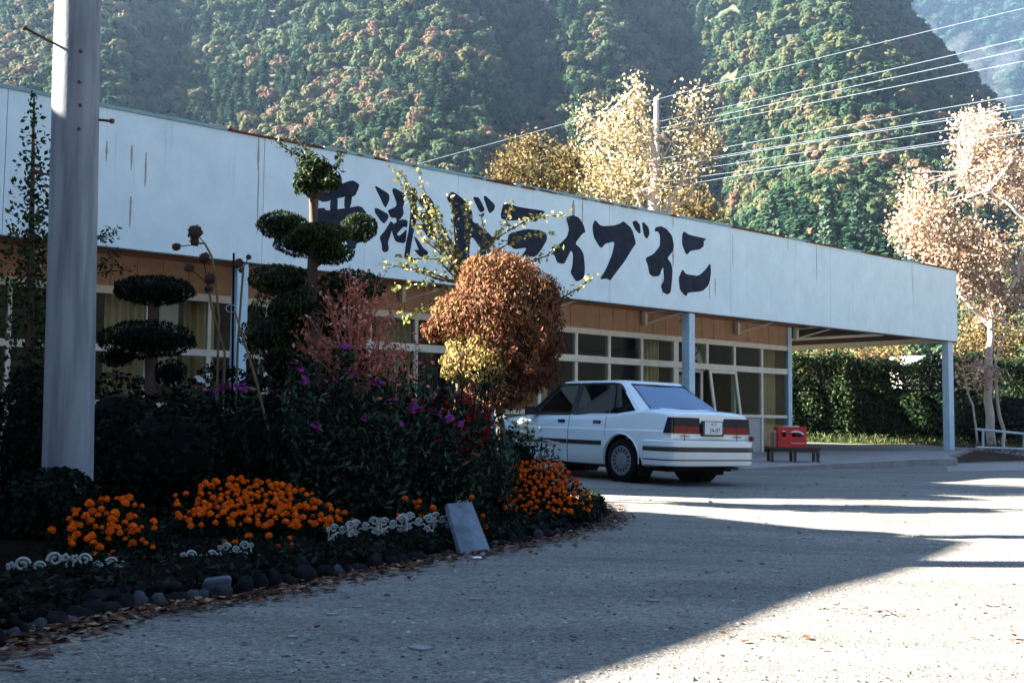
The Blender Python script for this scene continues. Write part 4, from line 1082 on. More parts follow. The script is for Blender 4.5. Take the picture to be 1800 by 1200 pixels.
# ================================================================== BROADLEAF TREES
def limb(mb, a, b_, r0, r1, wig=.06, n=6, sides=7):
    a = Vector(a); b_ = Vector(b_); L_ = (b_ - a).length; pts = []; rs = []
    off = Vector((0, 0, 0))
    for i in range(n + 1):
        u = i / n; pts.append(a.lerp(b_, u) + off * (1 if 0 < i < n else 0)); rs.append(lerp(r0, r1, u)); off = Vector([RND.gauss(0, wig * L_ * .5) for _ in range(3)])
    mb.tube(pts, rs, sides); return pts
def tree(name, lab, cat, base, forks, crowns, leafmat, barkmat, leaf=.14, group=None, r=.18, seed=0, tufts=7, fill=18):
    """forks: list of limb polylines; crowns: (centre, radii, n clumps, (rnd lo, hi))"""
    root = empty(name, base, lab, cat, group)
    tb = MB(); ends = []
    for pts, r0 in forks:
        n = len(pts)
        for i in range(n - 1): limb(tb, pts[i], pts[i + 1], r0 * (1 - .75 * i / (n - 1)) , r0 * (1 - .75 * (i + 1) / (n - 1)), .035, 5)
        ends += pts[1:]
    leaf *= .70
    tb.build('trunk', barkmat, root, 60)
    br = MB(); L = LM()
    for c, rad, ncl, rr in crowns:
        ncl = int(ncl * (.40 if name == 'plane_tree' else .5))
        for k in range(ncl):
            d = NR.normal(size=3); d /= np.linalg.norm(d); d *= NR.random() ** .42
            p = Vector(c) + Vector((d[0] * rad[0], d[1] * rad[1], d[2] * rad[2]))
            near = min(ends, key=lambda e: (Vector(e) - p).length)
            if k % 2 == 0:
                st = Vector(near).lerp(p, .02); limb(br, st, p, .028, .008, .08, 3, 4)
            m = fill; spread = leaf * 2.3
            Pp = np.array(p)[None] + NR.normal(size=(m, 3)) * spread * np.array([1, 1, .8])
            L.leaves(Pp, leaf, NR.uniform(rr[0], rr[1], m), aspect=.8, svar=.4)
    br.build('branches', barkmat, root, 60)
    L.build('crown', leafmat, root); return root
m_pale = leaf_mat('pale_autumn_leaves', [(0, (.07, .06, .022)), (.35, (.22, .17, .075)), (.7, (.42, .34, .19)), (1, (.70, .62, .44))], trans=.35)
m_green_l = leaf_mat('olive_leaves', [(0, (.035, .03, .010)), (.5, (.13, .10, .04)), (1, (.30, .21, .09))], trans=.35)
m_pink = leaf_mat('faded_pink_leaves', [(0, (.10, .06, .035)), (.35, (.26, .16, .10)), (.7, (.46, .33, .23)), (1, (.74, .63, .50))], trans=.35)
m_white_bark = pmat('pale_bark', (.38, .33, .28), .85, scale=5, noise=.3, bump=.3)
def C(px, py, Y, rx, ry, n, rr, dep=None):
    k = Y / 1900; return (tuple(at(px, py, Y)), (rx * k, (dep or rx) * k, ry * k), n, rr)
Y1 = 35
def gnd(px, Y): 
    q = at(px, 700, Y); return Vector((q.x, q.y, zg(q.x, q.y)))
b1 = gnd(1150, Y1)
tree('plane_tree', 'tall pale cream autumn tree rising behind the middle of the roof', 'tree', b1,
     [([b1, at(1150, 380, Y1), at(1150, 290, Y1), at(1125, 150, Y1)], .30), ([at(1150, 400, Y1), at(1200, 320, Y1), at(1225, 190, Y1)], .10), ([at(1150, 420, Y1 + .2), at(1120, 340, Y1), at(1180, 250, Y1)], .08), ([at(1152, 390, Y1), at(1215, 345, Y1), at(1245, 250, Y1)], .07)],
     [C(1120, 240, Y1, 36, 80, 130, (.45, 1)), C(1118, 170, Y1, 16, 42, 40, (.45, 1)), C(1218, 235, Y1, 44, 75, 105, (.25, .95)), C(1150, 320, Y1, 90, 50, 130, (.2, .9)), C(1215, 170, Y1, 22, 22, 20, (.4, 1)), C(1250, 250, Y1, 18, 60, 35, (.2, .8)), C(1075, 215, Y1, 30, 40, 40, (.4, 1))], m_pale, m_white_bark, .15)
b2 = gnd(1070, Y1 + 1)
tree('plane_tree', 'leaning pale tree with a forked orange-lit stem left of the tall cream tree', 'tree', b2,
     [([b2, at(1076, 372, 36), at(1085, 310, 36), at(1060, 230, 36)], .13), ([at(1076, 365, 36), at(1120, 340, 36), at(1140, 280, 36)], .06)],
     [C(1065, 270, 36, 52, 80, 150, (.3, 1)), C(1020, 215, 36, 22, 28, 26, (.5, 1)), C(1080, 330, 36, 60, 45, 130, (.1, .8))], m_pale, m_white_bark, .15)
b3 = gnd(950, 38)
tree('yellowing_tree', 'lower yellow-brown tree showing above the fascia left of the cream trees', 'tree', b3,
     [([b3, at(955, 320, 38), at(950, 260, 38)], .14), ([at(955, 340, 38), at(1010, 290, 38)], .07), ([at(955, 340, 38), at(900, 290, 38)], .07)],
     [C(960, 310, 38, 95, 48, 330, (0, .8)), C(905, 265, 38, 20, 26, 25, (.4, 1)), C(890, 300, 38, 35, 40, 70, (.1, .9)), C(1010, 300, 38, 45, 45, 120, (.2, .9)), C(940, 255, 38, 30, 20, 20, (.5, 1))], m_green_l, m_bark, .16)
b3 = gnd(1230, 40)
tree('yellowing_tree', 'small yellow-green tree low behind the roof right of the cream tree', 'tree', b3,
     [([b3, at(1225, 380, 40), at(1230, 330, 40)], .12)], [C(1205, 365, 40, 55, 35, 120, (.2, .9)), C(1235, 385, 40, 40, 28, 70, (.1, .8))], m_green_l, m_bark, .16)
# right hand tree
Y2 = 31
b4 = gnd(1742, Y2)
tree('cherry_tree', 'large pinkish tan autumn tree at the right edge beyond the carport post', 'tree', b4,
     [([b4, at(1738, 640, Y2), at(1742, 560, Y2), at(1725, 420, Y2), at(1700, 300, Y2)], .13), ([at(1742, 560, Y2), at(1790, 480, Y2), at(1830, 330, Y2)], .10), ([at(1742, 575, Y2), at(1690, 520, Y2), at(1640, 420, Y2)], .08),
      ([at(1820, 400, Y2 - 1), at(1765, 352, Y2 - 1), at(1738, 335, Y2 - 1)], .07), ([b4 + Vector((.3, 0, 0)), at(1750, 640, Y2), at(1770, 520, Y2)], .06)],
     [C(1722, 235, Y2, 48, 50, 200, (.6, 1)), C(1740, 300, Y2, 62, 60, 230, (.5, 1)), C(1610, 350, Y2, 32, 48, 80, (.5, 1)), C(1640, 400, Y2, 65, 62, 260, (.3, .95)), C(1700, 450, Y2, 80, 60, 300, (.2, .85)),
      C(1735, 530, Y2, 55, 45, 110, (.1, .7)), C(1720, 660, Y2, 40, 50, 50, (.1, .8)), C(1820, 330, Y2, 60, 150, 260, (.4, 1)), C(1600, 395, Y2, 30, 30, 50, (.4, .9)), C(1840, 520, Y2, 70, 80, 120, (.1, .7))], m_pink, m_white_bark, .13)
# slanting pale stems in front of the hedge end
for (p0, p1, lab) in [((1718, 752), (1690, 640), 'thin pale stem leaning left beside the carport post')]:
    q0 = gnd(p0[0], 30); s0 = empty('sapling', q0, lab, 'sapling')
    t = MB(); limb(t, q0, at(p0[0] - 6, p0[1] - 25, 30), .035, .03, .02); limb(t, at(p0[0] - 6, p0[1] - 25, 30), at(p1[0], p1[1], 30), .03, .012, .04); t.build('stem', m_white_bark, s0)
    L = LM(); L.leaves(np.array(at(1700, 650, 30)) + NR.normal(size=(120, 3)) * np.array([.35, .3, .4]), .11, NR.uniform(.2, 1, 120), aspect=.8); L.build('leaves', m_pink, s0)
# bushes behind the hedge
for (px, py, Y, rx, ry, n, mt, lab) in [(1530, 628, 42, 60, 26, 170, m_green_l, 'yellow-green tree top showing over the hedge under the carport'), (1440, 640, 41, 60, 22, 110, m_green_l, 'olive bush top over the left end of the hedge'), (1740, 600, 44, 70, 60, 330, m_green_l, 'yellow-green thicket behind the pinkish tree')]:
    q = gnd(px, Y)
    tree('bush', lab, 'bush', q, [([q, at(px, py, Y)], .06)], [C(px, py, Y, rx, ry, n, (.2, 1)), C(px, py + 45, Y, rx * .9, 45, n // 2, (0, .6))], mt, m_bark, .16)
# white shed roof seen over the hedge
sh = empty('shed', at(1625, 640, 47), 'small white roofed shed glimpsed over the hedge', 'shed')
q = at(1625, 634, 47); m = MB(); m.obox((q.x, q.y, q.z), (1.3, 0, 0), (0, 1.2, .25), (0, 0, .04)); m.build('roof', m_plate, sh)
m = MB(); m.obox((q.x, q.y + .3, q.z - 1.4), (1.15, 0, 0), (0, .8, 0), (0, 0, 1.28)); m.build('wall', m_cream, sh)
# hedge
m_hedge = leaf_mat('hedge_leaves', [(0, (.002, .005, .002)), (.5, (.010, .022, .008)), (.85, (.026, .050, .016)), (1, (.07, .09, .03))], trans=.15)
hd = empty('hedge', gnd(1550, 37.5), 'tall dark clipped hedge standing behind the carport', 'hedge')
L = LM()
xl, xr = at(1360, 700, 37.5).x, at(1845, 700, 37.5).x
P = []; Nn = []
n = 24000
for k in range(n):
    x = RND.uniform(xl, xr); wv = .18 * sin(x * 2.1) + .12 * sin(x * 5.3 + 1); top_ = 2.95 + .15 * sin(x * 1.3) + .1 * sin(x * 4) ; 
    f_ = RND.random()
    if f_ < .62: z = RND.uniform(.35, top_); y = 36.9 + wv - .25 * sin(z * 1.6) + .12 * sin(z * 5 + x * 4) + abs(RND.gauss(0, .14)); N0 = (0, -.9, .3)
    elif f_ < .82: z = RND.uniform(1.8, top_); y = RND.uniform(37.0, 38.2); N0 = (0, -.7, .5)
    else: z = top_ + RND.gauss(0, .09); y = RND.uniform(36.9, 38.4); N0 = (0, -.2, .9)
    P.append((x, y, z)); Nn.append(N0)
L.leaves(P, .13, NR.uniform(0, 1, n), N=np.array(Nn), aspect=.55, nmix=.4)
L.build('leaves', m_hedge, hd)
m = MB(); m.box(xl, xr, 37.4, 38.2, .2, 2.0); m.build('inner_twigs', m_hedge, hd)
# dark shrubs right of the carport
for (px, Y, w, h, lab) in [(1718, 33.5, 32, 1.5, 'dark evergreen shrub just right of the carport post'), (1775, 33, 45, 1.9, 'dark evergreen shrub at the right edge behind the ladder')]:
    q = gnd(px, Y); s0 = empty('evergreen_shrub', q, lab, 'shrub'); L = LM()
    L.shell((q.x, q.y, q.z + h * .5), (w * Y / 1900, .7, h * .55), 1300, .12, (0, .9), bumpy=.1); L.build('leaves', m_hedge, s0)
# grass verge and weeds
m_grass = leaf_mat('grass', [(0, (.012, .022, .008)), (.5, (.035, .055, .018)), (1, (.10, .095, .04))], trans=.2)
L = LM(); n = 6000; P = []
for k in range(n):
    x = RND.uniform(5.5, 16.5); y = RND.uniform(33.2, 36.8)
    if x > 12.3 and RND.random() < .6: y = RND.uniform(27, 36)
    P.append((x, y, max(zg(x, y), zp(x, y) - .1 if x < 13 else 0) + RND.uniform(.02, .28 if RND.random() < .3 else .12)))
L.leaves(P, .17, NR.uniform(0, 1, n), aspect=.16, up=np.array([0, 0, 1.2]))
o = L.build('grass_verge', m_grass); tag(o, 'rough grass between the concrete apron and the hedge', kind='stuff')
# raised dark soil with leaves right of platform
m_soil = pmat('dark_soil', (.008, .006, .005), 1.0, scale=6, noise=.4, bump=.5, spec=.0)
so = MB(); q = [gp(1672, 814), gp(1840, 808), Vector((19, 33, 0)), Vector((12.6, 33, 0)), Vector((12.2, 28.2, 0))]
n_ = len(q); vs = [Vector((v.x, v.y, zg(v.x, v.y) - .1)) for v in q] + [Vector((v.x * .995, v.y * 1.004, zg(v.x, v.y) + .04)) for v in q]
so.add(vs, [tuple(range(n_, 2 * n_))] + [(i, (i + 1) % n_, (i + 1) % n_ + n_, i + n_) for i in range(n_)])
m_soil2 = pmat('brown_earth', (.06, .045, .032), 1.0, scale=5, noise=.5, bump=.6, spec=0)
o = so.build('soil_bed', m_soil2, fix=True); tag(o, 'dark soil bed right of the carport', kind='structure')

# ladder lying on its side
m_alu = pmat('dull_aluminium', (.42, .45, .46), .5, .3, .1)
ld = empty('ladder', gp(1745, 792), 'pale metal ladder lying on its edge at the right of the carport', 'ladder')
YL = 26.8
a0, a1 = at(1716, 754, YL), at(1830, 765, YL); c0, c1 = at(1716, 786, YL), at(1830, 790, YL)
for a, c in ((a0, a1), (c0, c1)):
    m = MB(); m.tube([a, c], .035, 6); m.build('side_rail', m_alu, ld)
for px in (1728, 1764, 1800):
    u = (px - 1716) / 114; m = MB(); m.tube([a0.lerp(a1, u), c0.lerp(c1, u)], .03, 6); m.build('rung', m_alu, ld)

# ================================================================== POLE AND WIRES BEYOND
m_pconc = pmat('pole_concrete', (.50, .50, .49), .85, scale=3, noise=.12, bump=.2)
q = gnd(1156, 44); pl_ = empty('far_utility_pole', q, 'slender white utility pole among the cream tree leaves', 'pole')
m = MB(); m.tube([q, at(1154, 172, 44)], [.17, .10], 12); m.build('shaft', m_pconc, pl_, 50)
m_wire = pmat('wire', (.14, .17, .20), .6)
def wire(pts, Ya, Yb, lab):
    """pts: photo pixels left to right; depth runs from Ya to Yb"""
    P = []
    n = 14; (x0, y0), (x1, y1), (x2, y2) = pts
    for i in range(n + 1):
        u = i / n; x = lerp(x0, x2, u)
        l0 = (x - x1) * (x - x2) / ((x0 - x1) * (x0 - x2)); l1 = (x - x0) * (x - x2) / ((x1 - x0) * (x1 - x2)); l2 = (x - x0) * (x - x1) / ((x2 - x0) * (x2 - x1))
        y = l0 * y0 + l1 * y1 + l2 * y2
        P.append(at(x, y, 1 / lerp(1 / Ya, 1 / Yb, u)))
    m = MB(); m.tube(P, .007, 5); o = m.build('overhead_wire', m_wire, loc=P[0]); tag(o, lab, 'wire', 'overhead wires crossing the hillside')
wire([(700, 298), (1150, 176), (1960, -22)], 60, 26, 'uppermost overhead wire running across from above the fascia to the upper right')
wire([(1158, 214), (1400, 160), (1960, 30)], 44, 24, 'second overhead wire from the top, rising to the right edge')
wire([(1158, 226), (1500, 152), (1960, 52)], 44, 24, 'third overhead wire from the top at the right edge')
wire([(1158, 234), (1500, 167), (1960, 76)], 44, 24, 'fourth overhead wire from the top at the right edge')
wire([(1158, 280), (1430, 231), (1960, 138)], 44, 26, 'highest wire of the lower bundle left of the pinkish tree')
wire([(1158, 292), (1430, 247), (1960, 158)], 44, 26, 'second wire of the lower bundle left of the pinkish tree')
wire([(1158, 296), (1440, 248), (1960, 168)], 44, 26, 'third wire of the lower bundle left of the pinkish tree')
wire([(1158, 308), (1440, 264), (1960, 182)], 44, 26, 'fourth wire of the lower bundle left of the pinkish tree')
wire([(1158, 320), (1430, 283), (1960, 200)], 44, 26, 'fifth wire of the lower bundle left of the pinkish tree')
wire([(1158, 333), (1430, 287), (1960, 214)], 44, 26, 'lowest wire of the lower bundle left of the pinkish tree')
L = LM(); n = 1400; P = []
for k in range(n):
    u = RND.random(); x = RND.uniform(11.9, 16.5); y = RND.uniform(23.5, 31)
    if x < 11.6 + (y - 23) * .12: continue
    P.append((x, y, zg(x, y) + .05 + RND.uniform(0, .06)))
L.leaves(P, .075, NR.uniform(0, 1, len(P)), N=np.array([(0, 0, 1.)] * len(P)), nmix=.6, aspect=.6)
o = L.build('leaf_scatter', m_litter); tag(o, 'fallen leaves over the earth at the right of the carport', kind='stuff')
# ================================================================== UTILITY POLE (near)
PY = 6.7
pb0 = at(112, 850, PY); base = Vector((pb0.x + .03, PY, zg(pb0.x, PY) - .02))
m_np, nt, b = new_mat('weathered_concrete_pole')
tc = nt.nodes.new('ShaderNodeTexCoord'); mp = nt.nodes.new('ShaderNodeMapping'); mp.inputs['Scale'].default_value = (9, 9, .8)
n2 = nt.nodes.new('ShaderNodeTexNoise'); n2.inputs['Scale'].default_value = 1.5; n2.inputs['Detail'].default_value = 7
n3 = nt.nodes.new('ShaderNodeTexNoise'); n3.inputs['Scale'].default_value = 45; n3.inputs['Detail'].default_value = 6
nt.links.new(tc.outputs['Object'], mp.inputs[0]); nt.links.new(mp.outputs[0], n2.inputs['Vector']); nt.links.new(tc.outputs['Object'], n3.inputs['Vector'])
ra = nt.nodes.new('ShaderNodeValToRGB'); e = ra.color_ramp.elements
e[0].position = .3; e[0].color = (.11, .13, .15, 1); e[1].position = .62; e[1].color = (.23, .26, .29, 1)
nt.links.new(n2.outputs[0], ra.inputs[0]); nt.links.new(ra.outputs[0], b.inputs['Base Color']); b.inputs['Roughness'].default_value = .85
bp = nt.nodes.new('ShaderNodeBump'); bp.inputs['Strength'].default_value = .35; bp.inputs['Distance'].default_value = .004
nt.links.new(n3.outputs[0], bp.inputs['Height']); nt.links.new(bp.outputs[0], b.inputs['Normal'])
pole = empty('utility_pole', base, 'thick grey concrete utility pole at the left, sunlit near its top', 'pole')
ax = at(136.5, 25, PY); dirp = (ax - base).normalized()
m = MB(); m.tube([base + dirp * k for k in (0, 2, 4, 6, 9.5)], [.151, .143, .135, .126, .110], 40); m.build('shaft', m_np, pole, 50)
m_bolt = pmat('rusty_bolt', (.10, .05, .03), .6, .5, .3)
def ppt(px, py): return at(px, py, PY)
for (a, c, hd_) in [((124, 95), (70, 70), 1), ((168, 209), (196, 213), 1), ((100, 309), (64, 303), -1)]:
    m = MB(); A = ppt(*a); Cc = ppt(*c); A.y = PY + .02; Cc.y = PY - (.12 if a[0] == 124 else 0)
    if a[0] == 124: A = Vector((ppt(118, 92).x, PY - .10, ppt(118, 92).z)); Cc = Vector((ppt(70, 70).x, PY - .2, ppt(70, 70).z))
    m.tube([A, Cc], .0085, 8); d = (Cc - A).normalized(); m.tube([Cc - d * .005, Cc + d * .012], .0165, 8); m.build('step_bolt', m_bolt, pole, 40)
for (px, py) in [(154, 195), (153, 155), (155, 102), (152, 236), (85, 535)]:
    p = ppt(px, py); dx = (p.x - (base + dirp * ((p.z - base.z))).x); r_ = .14; dy = -sqrt(max(.0005, r_ * r_ - dx * dx))
    m = MB(); m.tube([Vector((p.x, PY + dy + .004, p.z)), Vector((p.x, PY + dy - .006, p.z))], .011, 8); m.build('bolt_hole_plug', m_bolt, pole)

# ================================================================== GARDEN BED
soil_poly = [gp(-60, 1130), gp(200, 1075), gp(400, 1042), gp(600, 1003), gp(800, 970), gp(950, 943), gp(1050, 918), gp(1056, 895), Vector((.7, 11.0, 0)), Vector((-.9, 12.6, 0)), Vector((-8, 11.5, 0)), Vector((-8, 4, 0))]
vs = []; fs = []; n = len(soil_poly); cen = Vector((-2.4, 8.5, 0))
for k, (s, h) in enumerate([(1.0, -.03), (.975, .05), (.9, .10), (.5, .14), (.0, .14)]):
    for q in soil_poly:
        p = cen.lerp(q, s); vs.append((p.x, p.y, zg(p.x, p.y) + h))
for j in range(4):
    for i in range(n): fs.append((j * n + i, j * n + (i + 1) % n, (j + 1) * n + (i + 1) % n, (j + 1) * n + i))
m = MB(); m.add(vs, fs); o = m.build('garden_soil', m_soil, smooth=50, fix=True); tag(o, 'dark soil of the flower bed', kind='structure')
# border stones
m_stone = pmat('border_stone', (.012, .013, .015), 1.0, spec=.05, scale=7, noise=.4, bump=.5, bscale=18)
m_stone2 = pmat('pale_border_stone', (.028, .032, .04), .85, scale=7, noise=.3, bump=.5, bscale=18)
sb = empty('stone_border', edge_pt(.4), 'row of dark rounded stones edging the flower bed', 'stone border')
u = 0.0; k = 0
while u < .97:
    p = edge_pt(u); w = RND.uniform(.05, .13); h = RND.uniform(.025, .055)
    if not (.52 < u < .56):
        m = MB(); m.ell((p.x - .02, p.y + .12 + RND.uniform(-.03, .03), zg(p.x, p.y) + h * .4), (w * .55, w * .42, h), 10, 7, RND, .2, Matrix.Rotation(RND.uniform(0, 3), 3, 'Z'))
        m.build('stone', m_stone2 if RND.random() < .25 else m_stone, sb, 70, weld=True)
    if RND.random() < .5:
        m = MB(); m.ell((p.x - .05, p.y + .2, zg(p.x, p.y) + .06), (w * .4, w * .3, h * .8), 10, 7, RND, .2)
        m.build('stone', m_stone, sb, 70, weld=True)
    u += w * 1.02 / 6.8; k += 1
p = gp(370, 1052); m = MB(); m.obox(p + Vector((0, .10, .04)), (.062, .012, .006), (-.01, .045, .0), (.006, -.012, .045)); o = m.build('square_stone', pmat('blue_grey_stone', (.07, .085, .11), .9, scale=12, noise=.4, bump=.4), loc=p); tag(o, 'squarish pale blue-grey stone at the front of the bed', 'stone')
bv = o.modifiers.new('round', 'BEVEL'); bv.width = .02; bv.segments = 2
# leaning slab
sl = empty('leaning_slab', gp(836, 976), 'grey slate slab leaning against the bed edge', 'slab')
m_slab = pmat('grey_slate', (.09, .12, .15), .6, scale=7, noise=.55, bump=.25)
b0 = gp(812, 979); b1_ = gp(865, 972); Yt = (b0.y + b1_.y) / 2 + .17
t0_ = at(786, 884, Yt); t1_ = t0_ + (b1_ - b0) * .84
nrm = (b1_ - b0).cross(t0_ - b0).normalized()
if nrm.y < 0: nrm = -nrm
m = MB(); m.extr([b0, b1_, t1_, t0_], nrm * .035); o = m.build('slab_face', m_slab, sl, fix=True); bv = o.modifiers.new('edge', 'BEVEL'); bv.width = .004
# scroll edging
m_scroll = pmat('white_plastic', (.27, .29, .27), .5, scale=12, noise=.2)
def scroll_piece():
    root = empty('scroll_edging', (0, 0, 0), 'white scroll edging piece', 'garden edging', 'white scrollwork edging pieces along the bed')
    def spiral(cx, cz, r0, turns, s, flip=1):
        return [Vector((cx + s * r0 * (1 - .75 * k / 16) * cos(turns * 2 * pi * k / 16), 0, cz + flip * r0 * (1 - .75 * k / 16) * sin(turns * 2 * pi * k / 16))) for k in range(17)]
    for (cx, cz, r0, s, fl_) in [(-.075, .115, .036, 1, 1), (.075, .115, .036, -1, 1), (-.075, .045, .030, 1, -1), (.075, .045, .030, -1, -1), (0, .09, .028, 1, 1)]:
        m = MB(); m.tube(spiral(cx, cz, r0, 1.35, s, fl_), .0095, 6); m.build('scroll', m_scroll, root, 60)
    m = MB(); m.tube([Vector((-.13, 0, .02)), Vector((-.04, 0, .075)), Vector((0, 0, .055)), Vector((.04, 0, .075)), Vector((.13, 0, .02))], .009, 6); m.build('rail', m_scroll, root, 60)
    for s in (-1, 1):
        m = MB(); m.tube([Vector((s * .125, 0, .015)), Vector((s * .125, 0, .10))], .007, 6)
        for a in range(5): m.ell((s * .125 + .014 * cos(a * 1.256), 0, .115 + .014 * sin(a * 1.256)), (.011, .008, .011), 6, 5)
        m.build('flower_finial', m_scroll, root, 60)
    return root
sp = scroll_piece()
segs = [(72, 1000, 5.0, 1.05, 10, 'white scroll edging piece at the far left of the bed, by the pole foot'), (165, 998, 5.1, .95, -8, 'white scroll edging piece under the left marigolds'), (352, 985, 5.6, .85, 12, 'white scroll edging piece half hidden between the two left marigold clumps'),
        (415, 968, 5.75, .75, -25, 'white scroll edging piece below the big middle marigold clump'), (602, 932, 6.35, .8, 15, 'first white edging piece of the close row left of the slab'), (645, 926, 6.5, .85, -20, 'second white edging piece of the close row left of the slab'),
        (690, 922, 6.65, .9, 12, 'third white edging piece of the close row left of the slab'), (620, 930, 6.42, .7, 60, 'white edging piece standing askew between the first two of the close row'), (665, 924, 6.57, .7, 70, 'white edging piece turned sideways in the middle of the close row'), (712, 920, 6.72, .7, 75, 'white edging piece turned sideways near the slab end of the close row'), (733, 918, 6.8, .9, -12, 'fourth white edging piece of the close row left of the slab'), (775, 914, 6.9, .8, 10, 'white edging piece touching the leaning slab'), (815, 884, 7.35, .35, 0, 'small white ornament peeping over the top of the leaning slab')]
for k, (px, py, Y, s, rot, lab) in enumerate(segs):
    o = sp if k == 0 else copy_tree(sp)
    q = at(px, py, Y); o.location = (q.x, q.y, q.z - .07 * s); s *= .88; o.scale = (s, s, s); o.rotation_euler = (radians(RND.uniform(-12, 12)), radians(RND.uniform(-10, 10)), radians(rot + 22)); o['label'] = lab

# ---------------- marigolds
m_mari = leaf_mat('marigold_petals', [(0, (.50, .065, .002)), (.5, (.82, .125, .003)), (1, (.92, .21, .008))], trans=.15)
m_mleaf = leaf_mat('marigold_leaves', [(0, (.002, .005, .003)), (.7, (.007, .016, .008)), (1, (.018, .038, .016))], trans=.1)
def pompom(name, mat, r=.024, seed=0, rings=4, hi=1.0):
    L = LM()
    for k in range(rings):
        ph = (k + .3) / rings * pi * .62; m_ = int(5 + 9 * sin(ph))
        for i in range(m_):
            a = 2 * pi * (i + .5 * (k % 2)) / m_ + NR.uniform(-.2, .2); d = np.array([sin(ph) * cos(a), sin(ph) * sin(a), cos(ph)])
            L.leaves([d * r * .78 + np.array([0, 0, -.25 * r])], r * .95, NR.uniform(.1, hi) * (1 - .35 * k / rings), N=np.array([d]), nmix=.75, aspect=.9, up=np.array([d[0] * .5, d[1] * .5, .3]))
    L.shell((0, 0, -.2 * r), (r * .75, r * .75, r * .6), 1, r * .1, .1)
    o = L.build(name, mat); me = o.data; bpy.data.objects.remove(o); return me
PM = [pompom('flower', m_mari, .0205, k) for k in range(4)]
def clump(name, lab, cat, pts, Yf, spread, leafmat, flowers, leafsize=.04, nleaf=2600, height=.4, group=None, stems=True, fname='flower'):
    """pts: flower positions in the photo as (px, py); depth from Yf(px,py)"""
    ctr = Vector((0, 0, 0)); W = []
    for (px, py) in pts:
        q = at(px, py, Yf(px, py)); W.append(q); ctr += q
    ctr /= len(W); base = Vector((ctr.x, ctr.y, zg(ctr.x, ctr.y)))
    root = empty(name, base, lab, cat, group)
    L = LM(); per = max(6, nleaf // len(W)); P = []
    for q in W:
        g0 = zg(q.x, q.y) + .1; h = max(.05, q.z - g0)
        for k in range(per):
            u = RND.random() ** .7
            P.append((q.x + RND.gauss(0, .045), q.y + .05 + RND.gauss(0, .05), g0 + h * u - .015))
    L.leaves(P, leafsize, NR.uniform(0, 1, len(P)), aspect=.35)
    L.build('foliage', leafmat, root)
    if stems:
        sm = MB()
        for q in W[::2]: sm.tube([Vector((base.x * .5 + q.x * .5, base.y * .5 + q.y * .5, base.z + .05)), q - Vector((0, 0, .01))], .003, 4, caps=False)
        sm.build('stems', leafmat, root)
    for q in W:
        mesh = RND.choice(flowers); o = bpy.data.objects.new(fname, mesh); COL.objects.link(o); o.parent = root
        s = RND.uniform(.6, 1.3); o.matrix_local = Matrix.Translation(q - base) @ Matrix.Rotation(RND.uniform(0, 6), 4, 'Z') @ Matrix.Rotation(RND.uniform(.1, .9), 4, 'X') @ Matrix.Scale(s, 4)
    return root
def region(n, fn):
    out = []; tries = 0
    while len(out) < n and tries < 20000:
        tries += 1; q = fn()
        if q and all(abs(q[0] - a[0]) > 7 or abs(q[1] - a[1]) > 6 for a in out): out.append(q)
    return out
def inpoly(x, y, poly):
    c = False; n = len(poly)
    for i in range(n):
        x1, y1 = poly[i]; x2, y2 = poly[(i + 1) % n]
        if (y1 > y) != (y2 > y) and x < (x2 - x1) * (y - y1) / (y2 - y1) + x1: c = not c
    return c
def from_poly(poly, dens=None):
    xs_ = [p[0] for p in poly]; ys_ = [p[1] for p in poly]
    def f():
        x = RND.uniform(min(xs_), max(xs_)); y = RND.uniform(min(ys_), max(ys_))
        if inpoly(x, y, poly) and (dens is None or RND.random() < dens(x, y)): return (x, y)
    return f
gA = [(125, 892), (200, 870), (245, 875), (275, 915), (290, 980), (245, 1002), (190, 985), (130, 975), (118, 930)]
ptsA = region(62, from_poly(gA, lambda x, y: 1 if y < 930 else .35)) + [(76, 982), (93, 992), (92, 930), (237, 998), (283, 985)]
clump('marigold_plant', 'leftmost clump of orange marigolds behind the scroll edging', 'marigolds', ptsA, lambda x, y: 5.35 + (1000 - y) / 130 * .45 , .05, m_mleaf, PM, nleaf=3000)
gB = [(305, 870), (345, 850), (410, 838), (470, 842), (545, 862), (605, 905), (590, 925), (520, 925), (440, 925), (365, 925), (310, 925), (300, 895)]
ptsB = region(150, from_poly(gB, lambda x, y: 1 if (395 < x < 520 and y < 905) else .33)) + [(510, 945), (513, 955), (488, 962), (472, 940), (412, 952), (395, 952), (437, 942)]
clump('marigold_plant', 'broad middle clump of orange marigolds, the fullest of the bed', 'marigolds', ptsB, lambda x, y: 5.9 + (960 - y) / 120 * .7 + (x - 300) / 300 * .3, .05, m_mleaf, PM, nleaf=5000)
ptsB2 = [(713, 875), (728, 882), (737, 880), (760, 892), (735, 890), (718, 905), (741, 905), (700, 906), (761, 925), (762, 908), (829, 873), (853, 926), (620, 912), (606, 900), (768, 903), (850, 905)]
clump('marigold_plant', 'sparse orange marigolds over the white edging beside the slab', 'marigolds', ptsB2, lambda x, y: 7.2, .05, m_mleaf, PM, nleaf=1000)
gC = [(862, 850), (900, 815), (950, 804), (985, 815), (1015, 845), (1040, 870), (1048, 895), (1010, 905), (960, 898), (930, 905), (880, 890), (868, 870)]
ptsC = region(135, from_poly(gC, lambda x, y: 1 if (y < 880 and x > 900) else .4)) + [(876, 912), (855, 928), (1000, 898)]
clump('marigold_plant', 'right hand clump of orange marigolds at the bed tip before the car', 'marigolds', ptsC, lambda x, y: 8.2 + (910 - y) / 110 * .7, .05, m_mleaf, PM, nleaf=6000)

